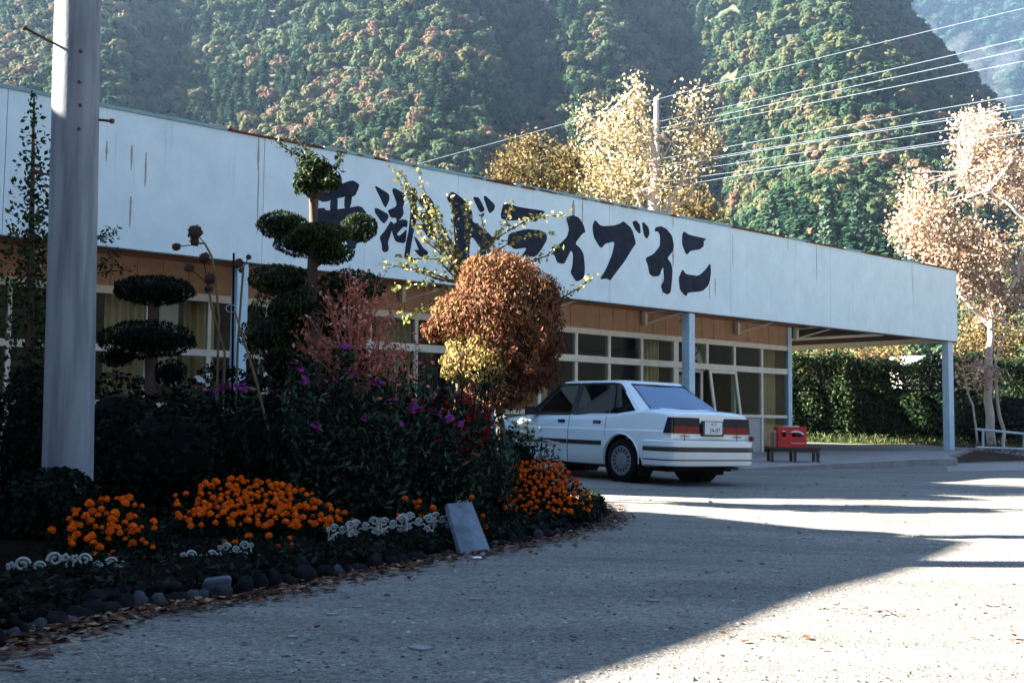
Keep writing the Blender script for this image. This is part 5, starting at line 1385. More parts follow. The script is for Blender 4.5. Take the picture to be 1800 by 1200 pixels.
# ---------------- asters, zinnias, roses
m_stemleaf = leaf_mat('aster_leaves', [(0, (.003, .007, .005)), (.6, (.018, .040, .025)), (1, (.085, .135, .090))], trans=.15)
m_mag = leaf_mat('magenta_petals', [(0, (.13, .012, .11)), (1, (.36, .06, .30))], trans=.15)
m_redp = leaf_mat('red_petals', [(0, (.14, .004, .006)), (1, (.42, .02, .02))], trans=.1)
m_pinkp = leaf_mat('pink_petals', [(0, (.38, .12, .12)), (1, (.65, .30, .28))], trans=.1)
m_whp = leaf_mat('white_petals', [(0, (.5, .5, .42)), (1, (.8, .8, .74))], trans=.2)
def daisy(name, mat, r=.03):
    L = LM()
    for k in range(2):
        for i in range(9):
            a = 2 * pi * (i + k * .5) / 9; d = np.array([cos(a), sin(a), .15 + .3 * k]); L.leaves([d * r * .6], r * 1.0, NR.uniform(0, 1), N=np.array([[0, 0, 1.]]), nmix=.8, aspect=.5, up=d * 3)
    L.shell((0, 0, .1 * r), (r * .3, r * .3, r * .3), 1, .002, .2)
    o = L.build(name, mat); me = o.data; bpy.data.objects.remove(o); return me
DM, DR, DP, DW = daisy('flower', m_mag, .045), daisy('flower', m_redp, .032), daisy('flower', m_pinkp, .03), daisy('flower', m_whp, .04)
PR_ = pompom('flower', m_redp, .030, 9); PMg = pompom('flower', m_mag, .036, 11, 2)
clump('aster_plant', 'tall magenta asters on long stems left of the red twigs', 'asters', [(528, 648), (536, 668), (600, 606), (612, 653), (520, 640), (662, 677), (672, 674), (607, 610), (555, 748), (655, 672), (618, 656), (575, 690), (590, 668), (690, 705), (640, 735), (705, 745)], lambda x, y: 7.6, .05, m_stemleaf, [PMg, DM], leafsize=.06, nleaf=4200)
clump('aster_plant', 'low magenta asters in the middle of the green stems', 'asters', [(725, 718), (735, 722), (765, 725), (773, 730), (728, 714), (415, 678), (425, 682), (380, 690), (395, 683), (655, 755), (700, 770), (790, 735), (810, 745)], lambda x, y: 7.8, .05, m_stemleaf, [PMg, DM], leafsize=.06, nleaf=1500)
rp = region(78, from_poly([(690, 700), (760, 700), (800, 690), (850, 705), (870, 760), (850, 800), (790, 790), (740, 760), (700, 740)])) 
clump('zinnia_plant', 'mass of small dark red flowers in front of the maple', 'zinnias', rp, lambda x, y: 8.0 + (800 - y) / 110 * .3, .05, m_stemleaf, [DR, PR_, PR_], leafsize=.055, nleaf=5200)
clump('zinnia_plant', 'scattered pink and red blooms among the stems beside the red twigs', 'zinnias', [(697, 662), (663, 727), (690, 730), (520, 634), (640, 710), (620, 690), (662, 765), (622, 785), (602, 790), (730, 670), (405, 771), (350, 680), (362, 688), (600, 640), (645, 632), (560, 700), (710, 790), (745, 800), (770, 775), (820, 815), (835, 800)], lambda x, y: 7.8, .05, m_stemleaf, [DP, DR], leafsize=.055, nleaf=2400)
clump('white_flower_plant', 'bright white flowers just in front of the car door', 'flowers', region(24, from_poly([(902, 745), (925, 735), (935, 760), (945, 772), (925, 785), (905, 775)])) + [(953, 768), (970, 782), (975, 780), (882, 735), (960, 776)], lambda x, y: 9.65, .05, m_stemleaf, [DW], leafsize=.05, nleaf=1500)
clump('white_flower_plant', 'few dim pale blossoms low among the dark shrubs near the stake', 'flowers', [(440, 685), (465, 692), (535, 718), (545, 722), (350, 668), (405, 725), (403, 740), (388, 725)], lambda x, y: 8.0, .05, m_stemleaf, [DW], leafsize=.06, nleaf=500)
# general leafy stems filling the bed
def leafy_mass(name, lab, cat, poly, Yf, n, size, mat, rr=(0, 1), up=1.5, asp=.3):
    pts = []
    f = from_poly(poly)
    while len(pts) < n:
        q = f()
        if q: pts.append(at(q[0], q[1], Yf + RND.gauss(0, .22)))
    ctr = sum((p for p in pts), Vector((0, 0, 0))) / len(pts); root = empty(name, (ctr.x, ctr.y, zg(ctr.x, ctr.y)), lab, cat)
    L = LM(); k = 7; Q = []
    for p in pts:
        for j in range(k): Q.append((p.x + RND.gauss(0, .05), p.y + RND.gauss(0, .05), p.z + RND.gauss(0, .06)))
    L.leaves(Q, size, NR.uniform(rr[0], rr[1], len(Q)), aspect=asp, up=np.array([0, 0, up])); L.build('foliage', mat, root)
    sm = MB()
    for p in pts[::6]: sm.tube([Vector((p.x + RND.gauss(0, .05), p.y, max(zg(p.x, p.y) + .05, p.z - .7))), p + Vector((0, 0, .08))], .004, 4, caps=False)
    sm.build('stems', mat, root); return root
leafy_mass('chrysanthemum_bush', 'grey-green leafy stems filling the bed below the red twigs', 'plant', [(540, 700), (600, 670), (640, 700), (700, 740), (860, 790), (880, 840), (850, 880), (700, 880), (560, 850), (500, 780)], 8.5, 900, .075, m_stemleaf, (0, 1))
leafy_mass('chrysanthemum_bush', 'dark leafy mass behind the right hand marigolds', 'plant', [(840, 760), (890, 780), (905, 830), (880, 900), (800, 890), (800, 800)], 8.6, 320, .07, m_stemleaf, (0, .9))
leafy_mass('chrysanthemum_bush', 'very dark foliage behind the middle marigolds', 'plant', [(170, 800), (330, 720), (520, 760), (620, 860), (600, 880), (420, 850), (180, 880)], 8.0, 800, .07, m_mleaf, (0, .8))
L = LM(); P = []
for k in range(5200):
    u = RND.uniform(.0, .93); p = edge_pt(u); d = RND.uniform(.12, .75 if u > .35 else 1.5); x, y = p.x - d * .25, p.y + d
    P.append((x, y, zg(x, y) + .06 + RND.random() ** 2 * .08))
L.leaves(P, .05, NR.uniform(0, .9, len(P)), aspect=.45, N=np.array([(0, -.3, .8)] * len(P)), nmix=.5)
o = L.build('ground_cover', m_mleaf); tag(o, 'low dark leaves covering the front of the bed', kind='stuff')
# tall loose stems standing above the mass
ts = empty('tall_stem_plant', gp(650, 950), 'loose tall grey-green stems rising between the pruned pine and the maple', 'plant'); sm = MB(); L = LM()
for k in range(120):
    px = RND.uniform(500, 880); top_ = 700 - 60 * sin((px - 500) / 380 * pi) ** .8 + RND.gauss(0, 28); Yk = RND.uniform(7.9, 8.6)
    a = at(px + RND.gauss(0, 12), top_, Yk); b_ = Vector((a.x + RND.gauss(0, .1), a.y + .05, a.z - RND.uniform(.5, .8))); mid_ = a.lerp(b_, .5) + Vector((RND.gauss(0, .03), 0, 0))
    sm.tube([b_, mid_, a], [.005, .004, .002], 4, caps=False)
    for j in range(34):
        u = RND.random(); q_ = b_.lerp(a, u); L.leaves([(q_.x + RND.gauss(0, .03), q_.y + RND.gauss(0, .03), q_.z)], .07 * (1.15 - .5 * u), RND.random(), aspect=.28)
sm.build('stems', m_stemleaf, ts); L.build('foliage', m_stemleaf, ts)
# azalea domes
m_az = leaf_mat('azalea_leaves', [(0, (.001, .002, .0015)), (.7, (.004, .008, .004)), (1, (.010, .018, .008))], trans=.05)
def dome(px, py_top, Y, rpx, lab, n=2200, name='azalea_bush', bottom=None, mat=None):
    q = at(px, py_top, Y); g0 = zg(q.x, q.y); h = q.z - g0; r = rpx * Y / 1900
    root = empty(name, (q.x, q.y, g0), lab, 'bush'); L = LM()
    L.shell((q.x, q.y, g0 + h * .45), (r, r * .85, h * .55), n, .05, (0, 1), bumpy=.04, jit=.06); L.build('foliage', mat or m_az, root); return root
dome(215, 652, 8.6, 110, 'low dark azalea mound behind the left marigolds'); dome(390, 640, 9.2, 105, 'dark azalea mound left of the leaning stake', 2600)
dome(470, 655, 8.9, 90, 'dark azalea mound right of the leaning stake'); dome(60, 640, 7.6, 70, 'dark bush hidden behind the foot of the pole')
dome(300, 690, 7.6, 150, 'broad dark azalea mound behind the middle marigolds', 3200); dome(560, 640, 10.6, 80, 'dark round bush under the right pads of the pruned pine')
dome(690, 770, 9.4, 90, 'dark bush behind the green stems'); dome(90, 820, 6.1, 95, 'black shrub in front of the pole foot', 2400); dome(800, 790, 9.6, 85, 'dark bush under the maple')
dome(880, 800, 10.0, 50, 'dark bush at the car side of the bed')
# ---------------- cloud pruned trees
m_pad = leaf_mat('pine_needles', [(0, (.004, .010, .005)), (.6, (.020, .040, .014)), (1, (.065, .095, .03))], trans=.1)
def pads(name, lab, base, trunk, pad_list, Y, r0=.06, n=1500, mat=None):
    root = empty(name, base, lab, 'pruned tree')
    t = MB()
    pts = [base] + [at(x, y, Y) for x, y in trunk]
    t.tube(pts, [lerp(r0, r0 * .35, i / (len(pts) - 1)) for i in range(len(pts))], 8)
    t.build('trunk', m_bark, root, 60)
    for (x, y, rx, ry, dY, nn, ty) in pad_list:
        c = at(x, y, Y + dY); k = (Y + dY) / 1900; L = LM()
        if ty == 'tuft': L.shell(c, (rx * k, rx * k, ry * k), nn, .055, (.1, 1), jit=.28, bumpy=.16, aspect=.3)
        else: L.shell(c, (rx * k, rx * k * .85, ry * k), nn, .035, (.0, 1), jit=.07, bumpy=.05, aspect=.35, up=np.array([0, 0, 1.2]))
        po = L.build('foliage_pad', mat or m_pad, root)
        nearest = min(pts, key=lambda e: abs(e.z - (c.z - ry * k * .5)) + .3 * (e - c).length)
        b_ = MB(); limb(b_, nearest, c - Vector((0, 0, ry * k * .4)), .022, .012, .03, 4, 5); b_.build('branch', m_bark, root, 60)
    return root
Yp = 8.35
bq = at(552, 700, Yp); bq = Vector((bq.x, bq.y, zg(bq.x, bq.y) + .08))
pads('cloud_pruned_pine', 'cloud-pruned pine with a tufted top in front of the sign', bq, [(555, 640), (550, 540), (549, 470), (552, 400), (549, 350), (552, 300)],
     [(553, 306, 33, 38, 0, 900, 'tuft'), (583, 318, 17, 17, -.1, 260, 'tuft'), (532, 325, 18, 18, -.05, 240, 'tuft'), (497, 396, 46, 25, .1, 1500, ''), (632, 400, 33, 25, -.1, 1300, ''), (562, 412, 52, 20, -.3, 1700, ''), (540, 428, 60, 24, .15, 1500, ''), (580, 445, 42, 20, 0, 1100, ''),
      (495, 492, 58, 28, .1, 1600, ''), (618, 505, 62, 32, .1, 1700, ''), (540, 545, 100, 48, .2, 2500, ''), (480, 590, 60, 38, .1, 1500, ''), (600, 580, 50, 40, .3, 1500, ''), (540, 640, 110, 50, .3, 2300, '')], Yp, .06)
bq = at(265, 700, 8.0); bq = Vector((bq.x, bq.y, zg(bq.x, bq.y) + .08))
pads('cloud_pruned_yew', 'dark pruned tree with two umbrella pads in front of the left windows', bq, [(264, 700), (262, 600), (266, 555), (264, 520)],
     [(272, 510, 70, 26, 0, 2600, ''), (258, 596, 82, 34, 0, 2600, ''), (205, 628, 30, 16, 0, 400, ''), (300, 655, 30, 24, .1, 500, '')], 8.0, .05, mat=m_az)
# sprig from behind pine top
m = MB(); sp_r = empty('thin_conifer_spray', at(552, 700, 8.45), 'sparse leaning conifer sprays above the tufted pine top', 'branch')
L = LM()
for (p0, p1) in [((560, 300), (478, 243)), ((575, 310), (515, 235)), ((545, 290), (515, 262)), ((590, 300), (600, 272))]:
    A = at(*p0, 8.45); Bq = at(*p1, 8.45); limb(m, A, Bq, .008, .003, .02, 4, 4)
    P = [tuple(A.lerp(Bq, k / 60) + Vector([RND.gauss(0, .022) for _ in range(3)])) for k in range(60)]; L.leaves(P, .05, NR.uniform(.2, 1, 60), aspect=.3)
A = at(552, 420, 8.45); limb(m, Vector((A.x, A.y, zg(A.x, A.y))), at(560, 300, 8.45), .03, .015, .01, 5, 5)
m.build('twigs', m_bark, sp_r); L.build('needles', m_pad, sp_r)
# conifer at the left edge
q = at(55, 700, 7.9); q = Vector((q.x, q.y, zg(q.x, q.y))); cj = empty('juniper', q, 'narrow dark juniper rising at the left edge beside the pole', 'tree')
t = MB(); t.tube([q, at(60, 165, 7.9)], [.05, .006], 6); t.build('trunk', m_bark, cj)
L = LM()
for lv in range(46):
    y = 170 + lv * 12; R = np.interp(y, [170, 240, 330, 420, 700], [8, 22, 36, 46, 60]); nn = int(np.interp(y, [170, 300, 420], [6, 26, 70]))
    c = at(60, y, 7.9)
    for k in range(nn):
        a = RND.uniform(0, 6.28); rr_ = R * 7.9 / 1900 * RND.uniform(.1, 1.15); L.leaves([(c.x + cos(a) * rr_, c.y + sin(a) * rr_, c.z + RND.gauss(0, .025))], .045, RND.uniform(0, .9), aspect=.55)
L.build('foliage', m_pad, cj)
# side sprays to the right of the pole
ss = empty('conifer_spray', at(185, 480, 8.6), 'feathery conifer spray poking out right of the pole', 'branch'); L = LM(); tw_ = MB()
for (p0, p1) in [((150, 430), (205, 405)), ((150, 480), (210, 445)), ((150, 480), (232, 474)), ((150, 420), (200, 415))]:
    A = at(*p0, 8.6); Bq = at(*p1, 8.6); limb(tw_, A, Bq, .006, .002, .02, 4, 4); P = [tuple(A.lerp(Bq, k / 70) + Vector([RND.gauss(0, .028) for _ in range(3)])) for k in range(70)]; L.leaves(P, .045, NR.uniform(0, .6, 70), aspect=.3)
tw_.build('twigs', m_bark, ss); L.build('needles', m_pad, ss)
# ---------------- maple
m_maple = leaf_mat('maple_leaves', [(0, (.035, .012, .008)), (.3, (.12, .045, .025)), (.6, (.20, .095, .045)), (.85, (.27, .19, .07)), (1, (.30, .31, .09))], trans=.10)
YM = 10.9
q = at(880, 720, YM); q = Vector((q.x, q.y, zg(q.x, q.y) + .08)); mp_ = empty('maple_tree', q, 'small round weeping maple with rust and gold leaves beside the car', 'maple')
t = MB(); tops = [at(870, 560, YM), at(840, 520, YM), at(910, 510, YM), at(880, 480, YM), at(820, 580, YM), at(930, 570, YM)]
limb(t, q, tops[0], .05, .035, .03)
for e_ in tops[1:]: limb(t, tops[0], e_, .028, .008, .05)
t.build('trunk', m_bark, mp_, 60)
L = LM()
def mshell(px, py, rx, ry, n, rr, dY=0, size=.046):
    c = at(px, py, YM + dY); k = YM / 1900
    L.shell(c, (rx * k, rx * k * .9, ry * k), int(n * 1.9), size, rr, jit=.22, bumpy=.13, aspect=.32, up=np.array([0, 0, .9]), corernd=.0)
mshell(885, 545, 98, 92, 7000, (.1, .8)); mshell(885, 490, 72, 48, 2400, (.25, .8)); mshell(805, 560, 50, 42, 1500, (.3, .85), -.05); mshell(935, 595, 64, 68, 2600, (0, .28), .05)  # right-hand shells get darker leaves, painting the side turned from the sun
mshell(895, 600, 88, 72, 3200, (.25, .75)); mshell(845, 632, 70, 46, 2400, (.7, 1), -.1); mshell(915, 655, 58, 45, 1700, (.0, .4)); mshell(800, 655, 24, 16, 400, (.8, 1), -.15); mshell(885, 690, 62, 34, 1500, (.1, .7)); mshell(765, 580, 26, 20, 350, (.2, .7)); mshell(840, 470, 30, 22, 400, (.4, .85)); mshell(960, 520, 30, 40, 500, (.05, .4)); mshell(955, 650, 30, 34, 500, (0, .4))
for (px, py) in [(870, 540), (835, 548), (900, 620), (930, 645), (825, 525), (870, 600), (790, 565), (960, 590)]:
    c = np.array(at(px, py, YM - .50)); L.leaves(c + NR.normal(size=(26, 3)) * .035, .06, NR.uniform(.12, .35, 26), aspect=.45)
L.build('crown', m_maple, mp_)
# ---------------- upright shrub with leaf wands
m_wand = leaf_mat('wand_leaves', [(0, (.04, .06, .015)), (.5, (.14, .17, .05)), (.8, (.36, .30, .09)), (1, (.58, .46, .25))], trans=.35)
YS = 11.15
q = at(810, 700, YS); q = Vector((q.x, q.y, zg(q.x, q.y) + .08)); ws_ = empty('quince_shrub', q, 'fan of tall leafy wands spreading in front of the painted characters', 'shrub')
t = MB(); L = LM(); hub = at(815, 490, YS)
limb(t, q, hub, .05, .035, .03)
wands = [((815, 490), (775, 430), (735, 380), (690, 295)), ((815, 490), (790, 420), (750, 350), (735, 295)), ((815, 490), (770, 400), (720, 330), (705, 300)), ((815, 490), (800, 420), (795, 350), (790, 340)), ((820, 490), (825, 420), (820, 370), (822, 350)), ((820, 490), (860, 430), (890, 390), (900, 350)),
         ((820, 480), (870, 420), (930, 385), (1005, 375)), ((820, 480), (890, 430), (930, 415), (975, 408)), ((810, 500), (760, 480), (710, 470), (665, 462)), ((810, 500), (770, 455), (720, 455), (700, 452)), ((815, 500), (770, 490), (740, 480), (720, 450)), ((830, 500), (900, 470), (960, 450), (985, 430)),
         ((930, 540), (985, 525), (1020, 505), (1050, 478)), ((800, 520), (750, 540), (715, 560), (700, 545)), ((800, 510), (745, 500), (700, 505), (690, 515)), ((812, 490), (800, 450), (770, 400), (765, 360)), ((818, 490), (845, 440), (850, 400), (845, 380)), ((815, 490), (780, 450), (745, 420), (725, 390)), ((812, 495), (775, 440), (760, 400), (745, 370))]
for w in wands:
    P = [at(x, y, YS + RND.uniform(-.06, .06) - (.2 if w[0][0] == 930 else 0)) for x, y in w]; t.tube(P, [.012, .009, .006, .002], 5)
    Q = []
    for i in range(3):
        n_ = int((P[i + 1] - P[i]).length / .011)
        for k in range(n_):
            pp = P[i].lerp(P[i + 1], k / n_) + Vector([RND.gauss(0, .022) for _ in range(3)]); Q.append(tuple(pp))
    L.leaves(Q, .052, NR.uniform(0, 1, len(Q)) ** (1.2 if w[3][1] > 400 else .8), aspect=.62)
t.build('stems', m_bark, ws_); L.build('leaves', m_wand, ws_)
# ---------------- red twig shrub
m_rtw = pmat('coral_red_twig', (.34, .105, .06), .7, scale=9, noise=.3)
m_rleaf = leaf_mat('coral_leaves', [(0, (.20, .05, .035)), (.6, (.50, .17, .12)), (1, (.72, .36, .27))], trans=.2)
YT = 7.85
q = at(620, 720, YT); q = Vector((q.x, q.y, zg(q.x, q.y) + .08)); rt = empty('red_twig_shrub', q, 'bare coral-red twiggy shrub in the middle of the bed', 'shrub')
t = MB(); Q = []
tips = [(615, 465), (624, 490), (635, 495), (660, 500), (655, 550), (575, 510), (580, 530), (600, 520), (590, 545), (645, 530), (520, 600), (535, 580), (545, 590), (560, 585), (690, 545), (675, 560), (700, 620), (560, 610), (640, 570), (690, 640), (612, 560), (668, 530)]
for (x, y) in tips:
    mid = (lerp(620, x, .45) + RND.uniform(-8, 8), lerp(690, y, .5)); P = [at(620 + RND.uniform(-8, 8), 700, YT), at(*mid, YT + RND.uniform(-.15, .15)), at(x, y, YT + RND.uniform(-.2, .2))]
    t.tube(P, [.007, .006, .003], 5)
    for k in range(9):
        u = RND.uniform(.15, .95); s0 = P[1].lerp(P[2], u) if RND.random() < .7 else P[0].lerp(P[1], u); e_ = s0 + Vector((RND.gauss(0, .08), RND.gauss(0, .06), RND.uniform(.04, .16))); t.tube([s0, e_], [.0035, .0015], 4)
        Q.append(tuple(e_))
        for _ in range(5): Q.append(tuple(s0.lerp(e_, RND.random()) + Vector([RND.gauss(0, .02) for _ in range(3)])))
t.build('twigs', m_rtw, rt)
L = LM(); L.leaves(Q, .035, NR.uniform(0, 1, len(Q)), aspect=.5)
for k in range(480):
    x, y = RND.gauss(650, 45), RND.gauss(650, 35); L.leaves([tuple(at(x, y, YT + RND.gauss(0, .12)))], .045, RND.uniform(0, .8), aspect=.5)
L.build('leaves', m_rleaf, rt)
# ---------------- dried sunflowers and stakes
m_dry = pmat('dried_brown', (.035, .022, .014), .9, scale=20, noise=.4, bump=.3)
m_drystem = pmat('dry_stem', (.16, .11, .06), .85, scale=9, noise=.3)
YF = 8.3
def sunflower(stem, heads, lab):
    q = at(stem[0][0], stem[0][1], YF); root = empty('dried_sunflower', (q.x, q.y, zg(q.x, q.y)), lab, 'sunflower', 'withered sunflowers in front of the fascia')
    t = MB(); P = [Vector((q.x, q.y, zg(q.x, q.y)))] + [at(x, y, YF) for x, y in stem]; t.tube(P, [.012] + [.009] * (len(P) - 1), 6); t.build('stem', m_drystem, root)
    for (x, y, r) in heads:
        c = at(x, y, YF); rr = r * YF / 1900; near = min(P, key=lambda e: (e - c).length); t = MB(); t.tube([near, c], .004, 4)
        t.ell(c, (rr, rr * .5, rr * .9), 12, 8, RND, .12); t.build('seed_head', m_dry, root, 60)
        L = LM(); P_ = [tuple(c + Vector((cos(a) * rr * 1.02, RND.gauss(0, .01), sin(a) * rr * .95))) for a in [RND.uniform(0, 6.28) for _ in range(26)]]; L.leaves(P_, rr * .42, NR.uniform(0, .3, 26), aspect=.5); L.build('sepals', m_litter, root)
sunflower([(385, 560), (378, 480), (372, 450), (360, 428)], [(343, 408, 13), (342, 425, 8), (310, 434, 7.5), (360, 452, 9)], 'tallest withered sunflower with a round black head against the white fascia')
sunflower([(395, 620), (372, 540), (366, 500)], [(333, 470, 9), (370, 490, 10), (366, 508, 7), (357, 455, 7)], 'drooping withered sunflower in front of the brown boards')
sunflower([(418, 600), (424, 520), (428, 470)], [(437, 452, 5), (419, 463, 9), (424, 475, 5)], 'withered sunflower beside the left pale blue post')
sk = empty('garden_stake', gp(498, 950), 'long thin brown stake leaning left past the pale blue post', 'stake')
t = MB(); t.tube([at(491, 832, 7.9), at(448, 660, 7.9), at(412, 545, 7.9)], [.011, .010, .007], 6); t.tube([at(491, 832, 7.9), at(500, 880, 7.9)], .011, 6); t.build('rod', m_drystem, sk)
t = MB(); t.tube([at(406 + 9 * cos(a), 542 + 7 * sin(a), 7.9) for a in [k * .6 for k in range(11)]], .004, 5); t.build('white_loop', m_scroll, sk)
t0s = at(411, 700, 8.6); sk = empty('dark_rod', (t0s.x, t0s.y, zg(t0s.x, t0s.y)), 'thin dark green rod upright against the left pale blue post', 'rod')
t = MB(); t.tube([Vector((t0s.x, t0s.y, zg(t0s.x, t0s.y))), at(411, 445, 8.6)], .009, 6); t.build('rod', m_az, sk)
wp = at(452, 640, 9.0); hk = empty('white_bracket', (wp.x, wp.y, zg(wp.x, wp.y)), 'curled white fitting standing among the shrubs right of the left post', 'fitting')
t = MB(); t.tube([Vector((wp.x, wp.y, zg(wp.x, wp.y))), at(456, 618, 9), at(453, 605, 9), at(444, 598, 9)], .008, 6); t.tube([at(452, 576, 9), at(453, 598, 9)], .018, 6); t.tube([at(449, 618, 9), at(456, 612, 9), at(455, 600, 9)], .012, 6); t.build('hook', m_cream, hk)

# ---------------- bench, crate
bz = lambda x, y: zp(x, y)
bn = empty('low_bench', at(1400, 800, 20.6), 'low dark wooden bench by the corner of the building', 'bench')
Yb = 20.6; zt = at(1400, 786, Yb).z
bl = at(1352, 786, Yb); br_ = at(1444, 786, Yb)
def bx(mb, x0, x1, y0, y1, z0, z1): mb.box(x0, x1, y0, y1, z0, z1); return mb
for k in range(4):
    y0 = Yb - .02 + k * .10; bx(MB(), bl.x, br_.x, y0, y0 + .085, zt - .03, zt).build('seat_slat', m_darkwood, bn)
for x in (bl.x + .06, (bl.x + br_.x) / 2, br_.x - .06):
    for y in (Yb + .03, Yb + .33): bx(MB(), x - .025, x + .025, y - .025, y + .025, bz(x, y) - .01, zt - .031).build('leg', m_darkwood, bn)
bx(MB(), bl.x + .03, br_.x - .03, Yb + .0, Yb + .02, zt - .09, zt - .032).build('apron', m_darkwood, bn)
ch = empty('wooden_crate', at(1356, 770, 20.9), 'rough tan wooden box beside the red crate on the bench', 'box')
bx(MB(), at(1350, 0, 21).x, at(1361, 0, 21).x, 20.75, 21.0, zt + .002, zt + .28).build('side_board', m_board, ch)
bx(MB(), at(1350, 0, 21).x + .01, at(1361, 0, 21).x - .01, 20.76, 20.99, zt + .283, zt + .31).build('lid', m_cream, ch)
m_crate = pmat('red_plastic', (.55, .018, .015), .45, scale=5, noise=.15)
cr = empty('red_crate', at(1386, 783, 20.6), 'red plastic bottle crate with white wavy marks on the bench', 'crate')
x0, x1 = at(1363, 0, Yb).x, at(1411, 0, Yb).x; zc1 = zt + .385; y0, y1 = Yb - .0, Yb + .38
def wall(c, hx, hy, hz): m = MB(); m.obox(c, (hx, 0, 0), (0, hy, 0), (0, 0, hz)); return m
# front wall with two hand holes: strips round the openings
xm = (x0 + x1) / 2; W_ = x1 - x0
fm = MB(); h1a, h1b, h2a, h2b = x0 + .05, x0 + .14, x0 + .25, x1 - .08; zh0, zh1 = zt + .20, zt + .30
for (a, c, z0, z1) in [(x0, x1, zt + .002, zh0), (x0, x1, zh1, zc1), (x0, h1a, zh0, zh1), (h1b, h2a, zh0, zh1), (h2b, x1, zh0, zh1)]: fm.box(a, c, y0, y0 + .015, z0, z1)
fm.build('front_side', m_crate, cr)
bx(MB(), x0, x1, y1 - .015, y1, zt + .002, zc1).build('back_side', m_crate, cr)
bx(MB(), x0, x0 + .015, y0 + .016, y1 - .016, zt + .002, zc1).build('end_side', m_crate, cr); bx(MB(), x1 - .015, x1, y0 + .016, y1 - .016, zt + .002, zc1).build('end_side', m_crate, cr)
bx(MB(), x0 + .016, x1 - .016, y0 + .016, y1 - .016, zt + .002, zt + .02).build('crate_base', m_crate, cr)
m = MB(); m.tube([Vector((lerp(x0 + .23, x1 - .05, u), y0 - .006, zh1 - .02 + .035 * sin(u * 3.1) - .04 * u)) for u in [k / 10 for k in range(11)]], [.004, .014, .02, .022, .022, .02, .018, .018, .02, .016, .004], 6); m.build('white_wave', m_plate, cr)
m = MB(); m.tube([Vector((lerp(x0 + .07, x0 + .13, u), y0 - .006, zh1 - .005 + .01 * sin(u * 3))) for u in [k / 4 for k in range(5)]], .010, 6); m.build('white_wave', m_plate, cr)
for zz_ in (zt + .13, zt + .08):
    m = MB(); m.tube([Vector((lerp(x0 + .24, x1 - .04, u), y0 - .003, zz_ + .006 * sin(u * 40))) for u in [k / 24 for k in range(25)]], .005, 5); m.build('printed_line', m_pinkp if zz_ > zt + .1 else m_plate, cr)
mt_ = Matrix(((1, 0, 0, 0), (0, 0, -1, 0), (0, 1, 0, 0), (0, 0, 0, 1)))
# pale print line and bottles
for k in range(5):
    xx = x0 + .06 + k * .09
    bt = empty('bottle', (xx, y0 + .12, zt + .02), 'glass bottle standing in the red crate', 'bottle', 'bottles in the red crate')
    m = MB(); m.lathe((xx, y0 + .12, zt + .022), (0, 0, 1), [(0, .001), (0, .032), (.2, .032), (.27, .013), (.33, .013), (.335, .001)], 12); m.build('glass_body', m_hedge if k % 2 else m_glass, bt, 50)
    m = MB(); m.lathe((xx, y0 + .12, zt + .36), (0, 0, 1), [(0, .001), (0, .016), (.015, .015), (.016, .001)], 10); m.build('cap', m_plate, bt)
m = MB(); m.obox(((x0 + x1) / 2 + .03, Yb + .19, zc1 + .012), (.13, .01, 0), (0, .1, 0), (0, 0, .012)); o = m.build('white_cloth', m_whitecl, loc=(xm, Yb, zc1)); tag(o, 'folded white cloth lying on top of the red crate', 'cloth')

# ================================================================== OUT OF FRAME ON THE LEFT: what casts the long shade
m_stucco = pmat('grey_stucco', (.32, .30, .27), .9, scale=4, noise=.15, bump=.2)
m_tile = pmat('dark_roof_tile', (.06, .065, .07), .6, scale=8, noise=.3)
hs = empty('neighbouring_house', (-11, 6.2, 0), 'small gabled house just outside the left of the view', 'house')
m = MB(); m.extr([Vector((-8.6, 3.2, -.1)), Vector((-8.6, 9.5, -.1)), Vector((-8.6, 9.5, 4.7)), Vector((-8.6, 7.84, 5.55)), Vector((-8.6, 3.2, 4.0))], (-6, 0, 0)); m.build('wall', m_stucco, hs, fix=True)
for (ya, za, yb_, zb_) in [(7.7, 5.86, 2.4, 3.90), (7.7, 5.86, 9.75, 4.78)]:
    d = Vector((0, yb_ - ya, zb_ - za)); nrm = Vector((0, -d.z, d.y)).normalized(); nrm = nrm if nrm.z > 0 else -nrm
    m = MB(); m.extr([Vector((-8.0, ya, za)), Vector((-8.0, yb_, zb_)), Vector((-15.2, yb_, zb_)), Vector((-15.2, ya, za))], -nrm * .1); m.build('roof', m_tile, hs, fix=True)
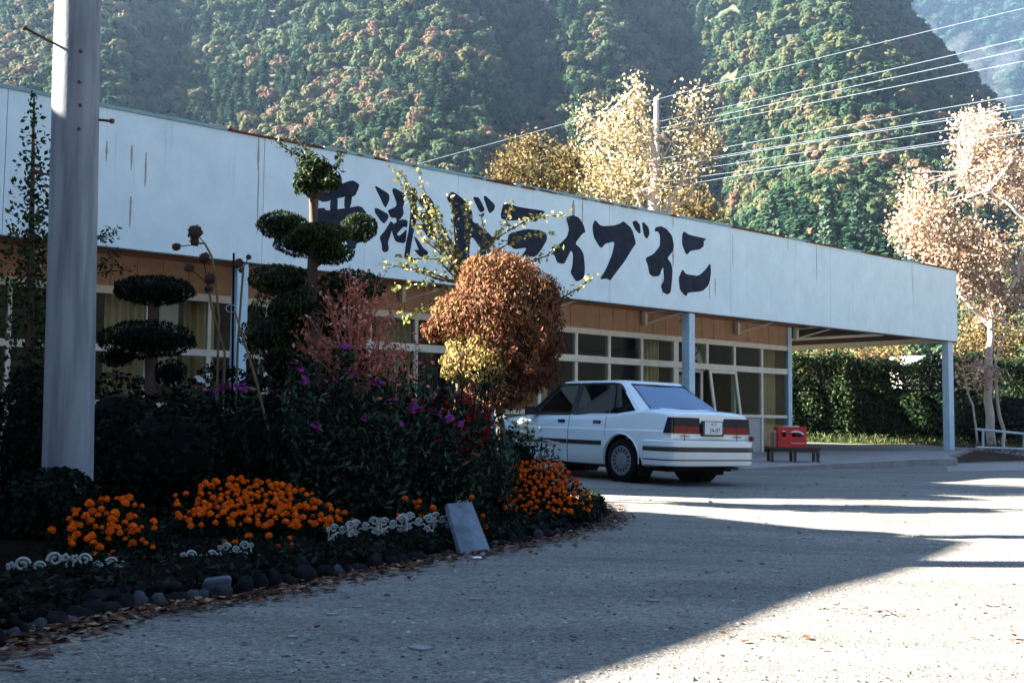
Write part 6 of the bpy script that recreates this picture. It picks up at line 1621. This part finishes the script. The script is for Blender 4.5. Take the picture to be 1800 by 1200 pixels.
m = MB(); m.box(-8.62, -8.57, 5.0, 6.4, 1.0, 2.2); w_ = m.build('window', m_cream, hs); m = MB(); m.box(-8.568, -8.56, 5.1, 6.3, 1.1, 2.1); m.build('pane', m_dark, w_)
def bigtree(name, lab, x, y, r, h, n, seed):
    root = empty(name, (x, y, zg(x, y)), lab, 'tree'); t = MB(); t.tube([(x, y, 0), (x, y, h * .9)], [.14, .03], 7); t.build('trunk', m_bark, root)
    L = LM()
    for k in range(7):
        z = h * (.16 + .135 * k); L.shell((x, y, z), (r * (1 - .03 * k), r * (1 - .03 * k), h * .13), n, .2, (0, 1), bumpy=.1)
    L.build('crown', m_hedge, root)
bigtree('tall_evergreen', 'broad evergreen outside the view near the left end of the restaurant', -10.4, 14.5, 1.9, 8.4, 1500, 2)

bigtree('tall_evergreen', 'slim evergreen outside the view between the two larger ones', -8.9, 12.5, .85, 6.7, 900, 3)
bigtree('tall_evergreen', 'dense evergreen outside the view behind the slim one', -11.2, 13.5, 1.0, 8.0, 900, 4)
for k, (x, y, r, h) in enumerate([(-7.5, .6, 1.6, 9), (-9.5, -2.5, 2.6, 11), (-6.5, -5, 2.4, 10), (-2.5, -7.5, 2.6, 11), (2.5, -8.5, 2.4, 10)]):  # unseen evergreens, added to block sky light and deepen the shade
    bigtree('sky_block_evergreen', 'unseen evergreen added behind the viewpoint to block sky light, %s' % ['nearest the neighbouring house', 'largest of the row', 'at the bend of the row', 'straight behind', 'at the right end of the row'][k], x, y, r, h, 500, k + 5)
# ================================================================== AIR
hz = MB(); hz.box(-535, 2310, -545, 2110, -130, 1010); 
mh = bpy.data.materials.new('air'); mh.use_nodes = True; nt = mh.node_tree; nt.nodes.remove(nt.nodes['Principled BSDF'])
pv = nt.nodes.new('ShaderNodeVolumePrincipled'); pv.inputs['Color'].default_value = (.42, .66, 1.0, 1); pv.inputs['Density'].default_value = .00012; pv.inputs['Anisotropy'].default_value = .2
nt.links.new(pv.outputs[0], nt.nodes['Material Output'].inputs['Volume'])
o = hz.build('haze', mh); tag(o, 'thin blue air between the yard and the mountains', kind='stuff')
